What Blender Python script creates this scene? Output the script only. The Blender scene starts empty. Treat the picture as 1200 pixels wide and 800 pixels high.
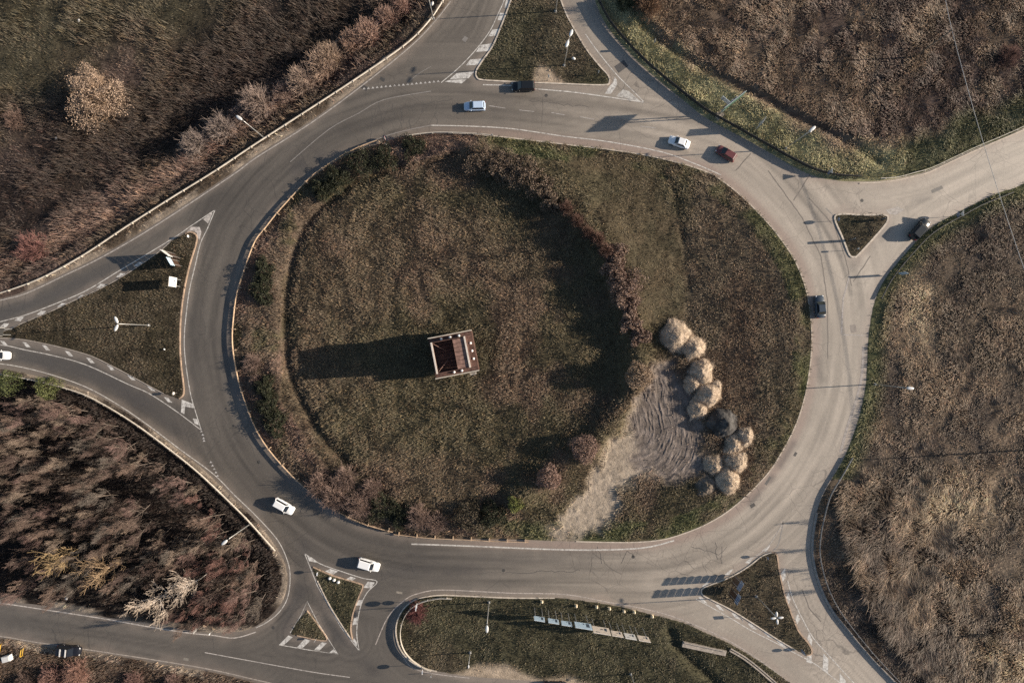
import bpy, bmesh, math, random
import numpy as np
from mathutils import Vector, Matrix
random.seed(11); RG = np.random.default_rng(11)
S = 0.17; CAMH = 118.0
SUN_EL = math.radians(19.2); SUN_DIR = Vector((math.cos(SUN_EL)*math.cos(math.radians(3.5)), math.cos(SUN_EL)*math.sin(math.radians(3.5)), math.sin(SUN_EL)))
sc = bpy.context.scene; COL = sc.collection
def P(u, v): return ((u-600)*S, (400-v)*S)
def PA(pts): a = np.array(pts, float); return np.stack([(a[:,0]-600)*S, (400-a[:,1])*S], 1)

# ------------------------------------------------------------------ noise
_L = {}
def vnoise(x, y, scale, seed):
    if seed not in _L: _L[seed] = np.random.default_rng(seed+100).random((256,256))
    g = _L[seed]; x = np.asarray(x)/scale; y = np.asarray(y)/scale
    xi = np.floor(x).astype(int); yi = np.floor(y).astype(int); fx = x-xi; fy = y-yi
    fx = fx*fx*(3-2*fx); fy = fy*fy*(3-2*fy)
    a = g[xi&255, yi&255]; b = g[(xi+1)&255, yi&255]; c = g[xi&255,(yi+1)&255]; d = g[(xi+1)&255,(yi+1)&255]
    return (a*(1-fx)+b*fx)*(1-fy)+(c*(1-fx)+d*fx)*fy
def fbm(x, y, scale, seed, o=4):
    s = 0; a = 1; t = 0
    for k in range(o): s = s+a*vnoise(x, y, scale/2**k, seed+k*17); t += a; a *= .5
    return s/t
def sstep(a, b, x): t = np.clip((x-a)/(b-a), 0, 1); return t*t*(3-2*t)

# ------------------------------------------------------------------ outlines (photo ground coordinates)
def smooth(pts, closed=False, n=4):
    p = np.array(pts, float); N = len(p); out = []
    for i in range(N if closed else N-1):
        if closed: a, b, c, d = p[(i-1)%N], p[i], p[(i+1)%N], p[(i+2)%N]
        else: a, b, c, d = p[max(i-1,0)], p[i], p[i+1], p[min(i+2,N-1)]
        for k in range(n):
            t = k/n
            out.append(.5*((2*b)+(-a+c)*t+(2*a-5*b+4*c-d)*t*t+(-a+3*b-3*c+d)*t**3))
    if not closed: out.append(p[-1])
    return np.array(out)
A_EDGE = [(-400,448),(-200,402),(-60,364),(0,350),(30,341),(75,320),(120,298),(180,263),(270,204),(300,182),(365,141),(425,97),(482,51),(510,22),(527,0),(548,-36),(566,-90),(580,-200)]
C_EDGE = [(672,-200),(681,-60),(690,-28),(699,6),(712,32),(730,54),(750,75),(775,97),(800,117),(825,137),(850,151),(875,164),(900,178),(925,193),(950,205),(975,211),(1007,213),(1040,211),(1070,205),(1090,199),(1137,177),(1200,150),(1300,95),(1500,-20)]
D_EDGE = [(1500,40),(1300,160),(1200,215),(1175,224),(1150,235),(1125,248),(1100,261),(1085,272),(1070,287),(1050,310),(1037,327),(1027,347),(1021,370),(1017,400),(1016,430),(1013,460),(1006,490),(997,517),(987,540),(974,562),(962,585),(956,605),(953,632),(954,657),(962,687),(976,715),(996,740),(1021,770),(1050,800),(1120,870),(1250,1000)]
E_RING = [(300,282),(287,315),(277,345),(272,375),(271,400),(275,425),(282,457),(299,500),(317,530),(345,561),(370,582),(394,600),(425,615),(460,625),(500,630),(550,631),(600,632),(675,634),(737,635),(775,632),(800,625),(825,615),(851,600),(875,580),(900,554),(915,531),(930,503),(941,472),(948,437),(951,400),(949,365),(943,335),(931,305),(916,282),(900,262),(875,236),(850,215),(824,200),(775,186),(725,177),(675,171),(600,162),(560,158),(525,156),(480,158),(440,170),(415,179),(400,185),(372,203),(350,222),(327,245)]
B_RING = [(628,-78),(612,-40),(599,0),(587,32),(577,55),(565,72),(558,84),(559,91),(566,94),(600,96),(650,98),(706,100),(714,96),(712,88),(702,77),(687,58),(675,38),(665,20),(657,0),(645,-36)]
F_RING = [(217,274),(224,272),(230,276),(230,285),(222,312),(216,340),(212,370),(211,400),(212,425),(215,450),(215,462),(210,467),(192,461),(175,452),(155,441),(132,429),(107,417),(80,409),(50,402),(20,397),(-20,396),(-60,402),(-20,394),(10,386),(30,377),(57,366),(87,352),(120,337),(150,320),(185,296),(200,283)]
G_TOP = [(-400,470),(-200,438),(-60,428),(0,432),(50,442),(97,456),(130,472),(165,494),(202,521),(240,551),(285,595),(305,616),(322,638),(334,660),(337,680),(333,700),(322,716),(305,730),(285,739),(250,741),(220,738),(175,730),(125,723),(87,715),(50,709),(0,703),(-200,672),(-400,640)]
H_RING = [(978,256),(986,251),(1010,252),(1036,252),(1040,256),(1035,266),(1007,297),(1001,301),(995,298),(987,278)]
I_RING = [(367,664),(390,674),(420,683),(425,687),(420,700),(414,717),(411,735),(413,749),(408,743),(387,710),(372,680)]
T_RING = [(360,715),(341,740),(348,744),(382,750),(375,735)]
J_RING = [(512,697),(550,698),(600,700),(650,700),(687,704),(725,710),(762,719),(800,729),(825,740),(850,751),(875,765),(900,781),(925,799),(980,845),(1100,960),(1120,1000),(1000,990),(850,880),(700,818),(640,800),(600,796),(550,792),(512,786),(490,780),(475,768),(467,755),(464,736),(470,717),(485,703)]
K_RING = [(904,647),(910,650),(913,668),(918,692),(925,713),(935,738),(946,752),(951,761),(950,766),(945,767),(932,761),(907,746),(881,729),(855,713),(837,704),(824,697),(822,692),(827,687),(855,676),(876,664),(893,651)]
L_EDGE = [(-400,705),(-200,722),(0,747),(42,754),(92,761),(125,766),(175,775),(237,785),(275,793),(310,803),(360,815),(450,826),(600,848),(800,910),(1000,1010)]
FAR = 20000
POLY = {
 'A': np.vstack([smooth(A_EDGE), [(580,-FAR),(-FAR,-FAR),(-FAR,448)]]),
 'B': smooth(B_RING, True), 'C': np.vstack([smooth(C_EDGE), [(FAR,-20),(FAR,-FAR),(672,-FAR)]]),
 'D': np.vstack([smooth(D_EDGE), [(1250,FAR),(FAR,FAR),(FAR,40)]]),
 'E': smooth(E_RING, True), 'F': smooth(F_RING, True, 3), 'G': np.vstack([smooth(G_TOP), [(-FAR,640),(-FAR,470)]]),
 'H': smooth(H_RING, True, 3), 'I': smooth(I_RING, True, 3), 'T': smooth(T_RING, True, 2), 'J': smooth(J_RING, True), 'K': smooth(K_RING, True, 3),
 'L': np.vstack([smooth(L_EDGE), [(1000,FAR),(-FAR,FAR),(-FAR,705)]])}
KEYS = list(POLY); WP = {k: PA(POLY[k]) for k in KEYS}
def seg_dist(px, py, a, b):
    """distance of points to a set of segments"""
    out = np.full(px.shape, 1e9, np.float32)
    d = (b-a).astype(np.float32); L2 = (d**2).sum(1)+1e-9; a = a.astype(np.float32)
    for i in range(0, len(px), 15000):
        x = px[i:i+15000,None].astype(np.float32); y = py[i:i+15000,None].astype(np.float32)
        t = np.clip(((x-a[:,0])*d[:,0]+(y-a[:,1])*d[:,1])/L2, 0, 1)
        out[i:i+15000] = np.sqrt(((x-a[:,0]-t*d[:,0])**2+(y-a[:,1]-t*d[:,1])**2).min(1))
    return out
def inside(px, py, p):
    r = np.zeros(px.shape, bool); q = np.roll(p, -1, 0)
    for (x0,y0),(x1,y1) in zip(p, q):
        if y0 == y1: continue
        c = ((y0 > py) != (y1 > py)); r ^= c & (px < (x1-x0)*(py-y0)/(y1-y0)+x0)
    return r
def sdf(px, py, p, cap=9.0):
    lo = p.min(0)-cap; hi = p.max(0)+cap
    m = (px > lo[0])&(px < hi[0])&(py > lo[1])&(py < hi[1]); out = np.full(px.shape, -cap)
    if m.any():
        x, y = px[m], py[m]; d = np.minimum(seg_dist(x, y, p, np.roll(p,-1,0)), cap)
        out[m] = np.where(inside(x, y, p), d, -d)
    return out
def pl_dist(px, py, pts, cap=30.):
    w = PA(pts); lo = w.min(0)-cap; hi = w.max(0)+cap; out = np.full(px.shape, cap)
    m = (px > lo[0])&(px < hi[0])&(py > lo[1])&(py < hi[1])
    if m.any(): out[m] = np.minimum(seg_dist(px[m], py[m], w[:-1], w[1:]), cap)
    return out

# ------------------------------------------------------------------ the grid every ground layer shares
STEP = 0.4
def axis(lim):
    c = list(np.arange(-lim, lim+1e-6, STEP)); o = []; d = STEP; x = lim
    while x < 2600: d *= 1.32; x += d; o.append(x)
    return np.array([-v for v in o[::-1]]+c+o), len(o)
XS, NOX = axis(112.0); YS, NOY = axis(78.0)
GX, GY = np.meshgrid(XS, YS); SH = GX.shape; gx = GX.ravel(); gy = GY.ravel()
allsd = np.stack([sdf(gx, gy, WP[k]) for k in KEYS]); sd = allsd.max(0); zone = allsd.argmax(0)
Z = {k: i for i, k in enumerate(KEYS)}
sdz = {k: allsd[Z[k]] for k in KEYS}
gu = gx/S+600; gv = 400-gy/S
BERM = smooth([(548,176),(590,186),(630,206),(662,236),(690,268),(712,308),(730,352),(742,395),(748,436)])
BERM2 = smooth([(748,436),(722,486),(695,520),(650,552),(610,582)])
DITCHE = smooth([(470,196),(430,208),(400,225),(372,250),(353,280),(343,310),(338,350),(337,395),(342,440),(356,472),(375,505),(400,535),(425,560),(452,575)])
DITCHC = smooth([(722,-60),(738,0),(760,37),(790,60),(825,82),(862,102),(900,120),(937,141),(982,163),(1030,190)])
DIRT = [(640,634),(648,612),(668,588),(700,545),(716,520),(745,490),(768,460),(775,440),(780,470),(765,520),(760,555),(735,570),(722,592),(712,607),(690,634)]
MUD = [(765,430),(785,425),(803,460),(815,485),(822,520),(818,556),(800,570),(775,560),(750,548),(742,520),(738,500),(755,475)]
JDIRT = [(476,800),(520,790),(562,779),(590,780),(612,789),(660,793),(690,803),(660,815),(560,812)]
MOWN = [(655,186),(720,182),(775,210),(790,250),(800,300),(808,350),(805,372),(770,378),(752,380),(742,345),(722,300),(700,262),(675,225)]
dirt = sdf(gx, gy, PA(DIRT)); mud = sdf(gx, gy, PA(MUD)); jd = np.maximum(sdf(gx, gy, PA(JDIRT)), sdf(gx, gy, PA([(625,98),(627,84),(634,79),(645,83),(652,92),(668,99)]))); mown = sdf(gx, gy, PA(MOWN))
wob = (fbm(gx, gy, 6, 3)-.5)
m_dirt = sstep(-1.8, 1.8, dirt+wob*7+(fbm(gx, gy, 1.6, 13)-.5)*4); m_mud = sstep(-1.5, 1.5, mud+wob*6+(fbm(gx, gy, 1.4, 14)-.5)*4); m_jd = sstep(-1, .8, jd+wob*3); m_mown = sstep(-1, 1.5, mown+wob*3)
b_d = pl_dist(gx, gy, BERM); b2_d = pl_dist(gx, gy, BERM2); de_d = pl_dist(gx, gy, DITCHE); dc_d = pl_dist(gx, gy, DITCHC)
west = inside(gx, gy, PA([(548,176),(590,186),(630,206),(662,236),(690,268),(712,308),(730,352),(742,395),(748,436),(722,486),(695,520),(650,552),(610,582),(530,610),(400,570),(330,470),(330,330),(400,215)]))
A_far = pl_dist(gx, gy, A_EDGE, 60.)
h = (fbm(gx, gy, 9, 5)-.5)*.5*sstep(.6, 4, sd)+(fbm(gx, gy, 2.2, 9, 3)-.5)*.28*sstep(.4, 2, sd)
inE = zone == Z['E']
h = h + inE*(np.where(west, 2.2*np.exp(-(b_d/2.8)**2), 2.2*np.exp(-(b_d/(3.6+4.9*sstep(400, 330, gv)))**2))*sstep(.5, 6, sdz['E'])
      + 2.0*np.exp(-(b2_d/2.8)**2)*(1-m_dirt) + sstep(.5, 3, sdz['E'])*.55
      - .95*np.exp(-(de_d/1.15)**2) + (.6*vnoise(gx, gy, 2.6, 48))*np.exp(-((de_d-3.0)/1.6)**2)*(~west)*sstep(.5, 3, sdz['E']))
h = np.where(mud > -2, h*(1-m_mud)+.25*m_mud, h)
h = h-inE*.5*vnoise(gx, gy, 3., 15)*np.exp(-(pl_dist(gx, gy, smooth([(760,188),(786,215),(797,260),(803,305),(809,350),(806,376)]))/.8)**2); h = h*(1-m_dirt*.8)+m_dirt*.10
inA = zone == Z['A']; inG = zone == Z['G']; inC = zone == Z['C']; inD = zone == Z['D']; inJ = zone == Z['J']; inL = zone == Z['L']
h = h - inA*2.4*sstep(2.4, 5.6, sdz['A']) - inA*1.0*sstep(10, 15, A_far) - inG*1.6*sstep(2.4, 7, sdz['G'])*sstep(720, 640, gv)
h = h + inC*(.55*sstep(.5, 2.2, sdz['C'])+.5*sstep(3, 8, sdz['C'])*np.exp(-(dc_d/9)**2) - .8*np.exp(-(dc_d/1.0)**2))
h = h - inJ*(.8*np.exp(-(pl_dist(gx, gy, [(786,740),(795,760),(815,780),(840,802),(870,830)])/1.1)**2))
MX, MY = P(742,505)
def rut(x, y): return np.where(y > MY, x-MX+(y-MY)*.10, np.hypot(x-MX, y-MY))
tz = np.clip(sd*.5, -.15, .08)+np.where(sd > 0, h*sstep(0, .8, sd), 0)
tz = np.where(sd > 0, np.maximum(tz, np.where(sd < 1.6, .02*np.minimum(sd, 1), -9)), tz)
TZ = tz.reshape(SH)
def glook(arr, x, y):
    ix = np.clip(((x+112.0)/STEP).astype(int)+NOX, 0, SH[1]-1); iy = np.clip(((y+78.0)/STEP).astype(int)+NOY, 0, SH[0]-1)
    return arr.reshape(SH)[iy, ix]
def gz(x, y):
    fx = np.clip((np.asarray(x)+112.0)/STEP, 0, 559.99); fy = np.clip((np.asarray(y)+78.0)/STEP, 0, 389.99)
    ix = fx.astype(int); iy = fy.astype(int); fx = fx-ix; fy = fy-iy; ix = ix+NOX; iy = iy+NOY
    return (TZ[iy,ix]*(1-fx)+TZ[iy,ix+1]*fx)*(1-fy)+(TZ[iy+1,ix]*(1-fx)+TZ[iy+1,ix+1]*fx)*fy
def zat(u, v): x, y = P(u, v); return float(gz(np.array([x]), np.array([y]))[0])

# ------------------------------------------------------------------ materials
def mat(name, rgb, rough=.7, metal=0., spec=.4, var=0., scale=3., bump=0.):
    m = bpy.data.materials.new(name); m.use_nodes = True; n = m.node_tree.nodes; l = m.node_tree.links; b = n['Principled BSDF']
    b.inputs['Base Color'].default_value = (*rgb, 1); b.inputs['Roughness'].default_value = rough; b.inputs['Metallic'].default_value = metal; b.inputs['Specular IOR Level'].default_value = spec
    if var:
        t = n.new('ShaderNodeTexCoord'); z = n.new('ShaderNodeTexNoise'); z.inputs['Scale'].default_value = scale; z.inputs['Detail'].default_value = 6
        l.new(t.outputs['Object'], z.inputs['Vector']); r = n.new('ShaderNodeMapRange'); r.inputs['From Min'].default_value = .3; r.inputs['From Max'].default_value = .7
        r.inputs['To Min'].default_value = 1-var; r.inputs['To Max'].default_value = 1+var; l.new(z.outputs['Fac'], r.inputs['Value'])
        x = n.new('ShaderNodeMix'); x.data_type = 'RGBA'; x.blend_type = 'MULTIPLY'; x.inputs['Factor'].default_value = 1; x.inputs['A'].default_value = (*rgb, 1)
        l.new(r.outputs['Result'], x.inputs['B']); l.new(x.outputs['Result'], b.inputs['Base Color'])
        if bump:
            bp = n.new('ShaderNodeBump'); bp.inputs['Strength'].default_value = bump; bp.inputs['Distance'].default_value = .05; l.new(z.outputs['Fac'], bp.inputs['Height']); l.new(bp.outputs['Normal'], b.inputs['Normal'])
    return m
def attr_mat(name, rough=.9, spec=.1, noise=None, bump=0., cracks=False, world=True):
    m = bpy.data.materials.new(name); m.use_nodes = True; n = m.node_tree.nodes; l = m.node_tree.links; b = n['Principled BSDF']
    b.inputs['Roughness'].default_value = rough; b.inputs['Specular IOR Level'].default_value = spec
    a = n.new('ShaderNodeAttribute'); a.attribute_name = 'Col'; src = a.outputs['Color']
    if noise:
        t = n.new('ShaderNodeTexCoord')
        for sc_, lo, hi in noise:
            z = n.new('ShaderNodeTexNoise'); z.inputs['Scale'].default_value = sc_; z.inputs['Detail'].default_value = 7; z.inputs['Roughness'].default_value = .65
            l.new(t.outputs['Object'], z.inputs['Vector']); r = n.new('ShaderNodeMapRange'); r.inputs['From Min'].default_value = .3; r.inputs['From Max'].default_value = .7
            r.inputs['To Min'].default_value = lo; r.inputs['To Max'].default_value = hi; l.new(z.outputs['Fac'], r.inputs['Value'])
            x = n.new('ShaderNodeMix'); x.data_type = 'RGBA'; x.blend_type = 'MULTIPLY'; x.inputs['Factor'].default_value = 1
            l.new(src, x.inputs['A']); l.new(r.outputs['Result'], x.inputs['B']); src = x.outputs['Result']
        if bump:
            bp = n.new('ShaderNodeBump'); bp.inputs['Strength'].default_value = bump; bp.inputs['Distance'].default_value = .15; l.new(z.outputs['Fac'], bp.inputs['Height']); l.new(bp.outputs['Normal'], b.inputs['Normal'])
        if cracks:
            zz = n.new('ShaderNodeTexNoise'); zz.inputs['Scale'].default_value = .25; zz.inputs['Detail'].default_value = 5; l.new(t.outputs['Object'], zz.inputs['Vector'])
            ad = n.new('ShaderNodeMix'); ad.data_type = 'RGBA'; ad.blend_type = 'ADD'; ad.inputs['Factor'].default_value = 6.0; l.new(t.outputs['Object'], ad.inputs['A']); l.new(zz.outputs['Color'], ad.inputs['B'])
            for vs, wd, sd0 in ((.16, .010, .56), (.45, .02, .60)):
                vo = n.new('ShaderNodeTexVoronoi'); vo.feature = 'DISTANCE_TO_EDGE'; vo.inputs['Scale'].default_value = vs; l.new(ad.outputs['Result'], vo.inputs['Vector'])
                r = n.new('ShaderNodeMapRange'); r.inputs['From Min'].default_value = 0; r.inputs['From Max'].default_value = wd; r.inputs['To Min'].default_value = 1; r.inputs['To Max'].default_value = 0; l.new(vo.outputs['Distance'], r.inputs['Value'])
                z2 = n.new('ShaderNodeTexNoise'); z2.inputs['Scale'].default_value = .06; z2.inputs['Detail'].default_value = 3; l.new(t.outputs['Object'], z2.inputs['Vector'])
                r2 = n.new('ShaderNodeMapRange'); r2.inputs['From Min'].default_value = sd0-.12; r2.inputs['From Max'].default_value = sd0+.04; r2.inputs['To Max'].default_value = .5; l.new(z2.outputs['Fac'], r2.inputs['Value'])
                mu = n.new('ShaderNodeMath'); mu.operation = 'MULTIPLY'; l.new(r.outputs['Result'], mu.inputs[0]); l.new(r2.outputs['Result'], mu.inputs[1])
                x = n.new('ShaderNodeMix'); x.data_type = 'RGBA'; l.new(mu.outputs[0], x.inputs['Factor']); l.new(src, x.inputs['A']); x.inputs['B'].default_value = (.03,.028,.026,1); src = x.outputs['Result']
    l.new(src, b.inputs['Base Color']); return m
M = dict(
 ground=attr_mat('ground soil', .95, .05, [(.9,.75,1.25),(4.,.7,1.35)], .6), asphalt=attr_mat('worn asphalt', .50, .6, [(.35,.93,1.07),(2.6,.93,1.08),(14.,.92,1.08)], .05, True),
 veg=attr_mat('vegetation', .6, .25), heap=attr_mat('heap spoil', .95, .05, [(2.5,.7,1.25)], .5),
 white=mat('white enamel', (.62,.61,.59), .45, var=.08), steel=mat('galvanised steel', (.45,.45,.44), .45, .6, var=.15), rail=mat('dull steel rail', (.24,.24,.24), .55, .4, var=.2), lamp=mat('lamp shell', (.62,.62,.61), .35),
 rust=mat('weathered timber rail', (.50,.36,.24), .7, var=.3, scale=1.2), cream=mat('aged rail', (.50,.45,.38), .6, var=.2, scale=1.), dark=mat('dark steel', (.05,.05,.05), .5, .3),
 kerb=mat('kerb concrete', (.52,.45,.37), .85, var=.25, scale=1.5), kerbo=mat('ochre painted kerb', (.42,.30,.21), .8, var=.35, scale=1.1),
 wood=mat('old brown boards', (.115,.062,.048), .85, var=.45, scale=2., bump=.3), deck=mat('worn red brown deck', (.23,.135,.105), .85, var=.4, scale=1.6, bump=.3), beam=mat('pale timber', (.62,.55,.48), .7, var=.15), bulb=mat('white globe', (.85,.84,.82), .3),
 blue=mat('blue sign face', (.13,.18,.28), .4), pblue=mat('pale blue board', (.42,.55,.66), .45, var=.1), brown=mat('brown sign face', (.06,.035,.025), .5), red=mat('red sign rim', (.45,.03,.03), .4), green=mat('green sign face', (.06,.13,.10), .5),
 post=mat('poster ink', (.05,.07,.10), .6), tan=mat('faded poster', (.62,.54,.46), .6, var=.12), yellow=mat('yellow paint', (.62,.38,.05), .5), conc=mat('concrete', (.34,.295,.25), .9, var=.25, scale=2., bump=.2),
 glass=mat('dark car glass', (.012,.014,.018), .08, spec=.6), tyre=mat('tyre rubber', (.02,.02,.02), .8), rim=mat('alloy', (.4,.4,.42), .35, .8), hl=mat('headlight lens', (.7,.72,.74), .15), tl=mat('tail lens', (.35,.02,.02), .25), plate=mat('number plate', (.7,.7,.68), .4),
 bark=mat('grey brown bark', (.13,.10,.08), .9, var=.3), pole=mat('weathered pole wood', (.16,.13,.10), .9, var=.3), wire=mat('cable', (.55,.53,.50), .4), bulk=mat('bollard cream', (.72,.60,.42), .6, var=.15))
def paint_mat():
    m = bpy.data.materials.new('worn road paint'); m.use_nodes = True; n = m.node_tree.nodes; l = m.node_tree.links; b = n['Principled BSDF']; b.inputs['Roughness'].default_value = .7
    t = n.new('ShaderNodeTexCoord'); a = n.new('ShaderNodeAttribute'); a.attribute_name = 'Col'
    z = n.new('ShaderNodeTexNoise'); z.inputs['Scale'].default_value = 1.7; z.inputs['Detail'].default_value = 8; z.inputs['Roughness'].default_value = .75; l.new(t.outputs['Object'], z.inputs['Vector'])
    r = n.new('ShaderNodeMapRange'); r.inputs['From Min'].default_value = .44; r.inputs['From Max'].default_value = .64; r.inputs['To Max'].default_value = .92; l.new(z.outputs['Fac'], r.inputs['Value'])
    x = n.new('ShaderNodeMix'); x.data_type = 'RGBA'; l.new(r.outputs['Result'], x.inputs['Factor']); l.new(a.outputs['Color'], x.inputs['A']); x.inputs['B'].default_value = (.17,.15,.135,1)
    l.new(x.outputs['Result'], b.inputs['Base Color']); return m
M['paint'] = paint_mat()
def paint(name, rgb): return mat(name, rgb, .28, spec=.5)

# ------------------------------------------------------------------ object helpers
def tag(o, label=None, cat=None, group=None, kind=None):
    for k, v in (('label',label),('category',cat),('group',group),('kind',kind)):
        if v: o[k] = v
    return o
def empty(name, loc, rz=0.):
    o = bpy.data.objects.new(name, None); COL.objects.link(o); o.location = loc; o.rotation_euler = (0,0,rz); o.empty_display_size = .2; return o
def link(name, me, m, parent=None):
    o = bpy.data.objects.new(name, me); COL.objects.link(o)
    if m is not None and not me.materials: me.materials.append(m)
    if parent is not None: o.parent = parent
    return o
def copy_tree(o, parent=None):
    c = o.copy(); COL.objects.link(c)
    if parent is not None: c.parent = parent
    for ch in list(o.children): copy_tree(ch, c)
    return c
def np_mesh(name, V, F, col=None, smooth_=False):
    V = np.asarray(V, np.float32); F = np.asarray(F, np.int32); k = F.shape[1]
    me = bpy.data.meshes.new(name); me.vertices.add(len(V)); me.vertices.foreach_set('co', V.ravel())
    me.loops.add(F.size); me.loops.foreach_set('vertex_index', F.ravel()); me.polygons.add(len(F))
    me.polygons.foreach_set('loop_start', np.arange(0, F.size, k, dtype=np.int32)); 
    if smooth_: me.polygons.foreach_set('use_smooth', np.ones(len(F), bool))
    me.update(calc_edges=True)
    if col is not None:
        a = me.attributes.new('Col', 'FLOAT_COLOR', 'POINT'); c = np.ones((len(V),4), np.float32); c[:,:3] = col; a.data.foreach_set('color', c.ravel())
    return me
class MB:
    def __init__(s): s.v = []; s.f = []; s.sm = []
    def poly(s, vs, fs, sm=False):
        b = len(s.v); s.v += [tuple(v) for v in vs]; s.f += [tuple(b+i for i in f) for f in fs]; s.sm += [sm]*len(fs); return s
    def box(s, x0, x1, y0, y1, z0, z1, mtx=None):
        vs = [Vector((x,y,z)) for z in (z0,z1) for x,y in ((x0,y0),(x1,y0),(x1,y1),(x0,y1))]
        if mtx is not None: vs = [mtx@v for v in vs]
        return s.poly(vs, [(3,2,1,0),(4,5,6,7),(0,1,5,4),(1,2,6,5),(2,3,7,6),(3,0,4,7)])
    def tube(s, pts, rad, n=8, cap=True):
        pts = [Vector(p) for p in pts]; rad = rad if hasattr(rad, '__len__') else [rad]*len(pts); vs = []; fs = []
        for i, p in enumerate(pts):
            t = (pts[min(i+1,len(pts)-1)]-pts[max(i-1,0)]).normalized(); a = t.orthogonal().normalized() if abs(t.z) < .99 else Vector((1,0,0)); b = t.cross(a).normalized(); a = b.cross(t)
            vs += [p+(a*math.cos(2*math.pi*k/n)+b*math.sin(2*math.pi*k/n))*rad[i] for k in range(n)]
        for i in range(len(pts)-1):
            fs += [(i*n+k, i*n+(k+1)%n, (i+1)*n+(k+1)%n, (i+1)*n+k) for k in range(n)]
        s.poly(vs, fs, True)
        if cap: b = len(s.v)-len(vs); s.f += [tuple(b+k for k in range(n))[::-1], tuple(b+(len(pts)-1)*n+k for k in range(n))]; s.sm += [False]*2
        return s
    def ell(s, c, r, mtx=None, nu=12, nv=7):
        vs = []; fs = []
        for j in range(nv+1):
            th = math.pi*j/nv
            for i in range(nu):
                v = Vector((r[0]*math.sin(th)*math.cos(2*math.pi*i/nu), r[1]*math.sin(th)*math.sin(2*math.pi*i/nu), r[2]*math.cos(th))); v = (mtx@v if mtx is not None else v)+Vector(c); vs.append(v)
        for j in range(nv): fs += [(j*nu+i, (j+1)*nu+i, (j+1)*nu+(i+1)%nu, j*nu+(i+1)%nu) for i in range(nu)]
        return s.poly(vs, fs, True)
    def build(s, name, m, parent=None):
        me = bpy.data.meshes.new(name); me.from_pydata(s.v, [], s.f); me.polygons.foreach_set('use_smooth', s.sm); me.update(); return link(name, me, m, parent)
def sub(p): return np.asarray(p, float)
def ribbon(pts, hw):
    """left and right offsets of a polyline in metres"""
    p = np.asarray(pts, float); t = np.gradient(p, axis=0); t /= np.linalg.norm(t, axis=1)[:,None]+1e-9; nrm = np.stack([-t[:,1], t[:,0]], 1); return p+nrm*hw, p-nrm*hw

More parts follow.
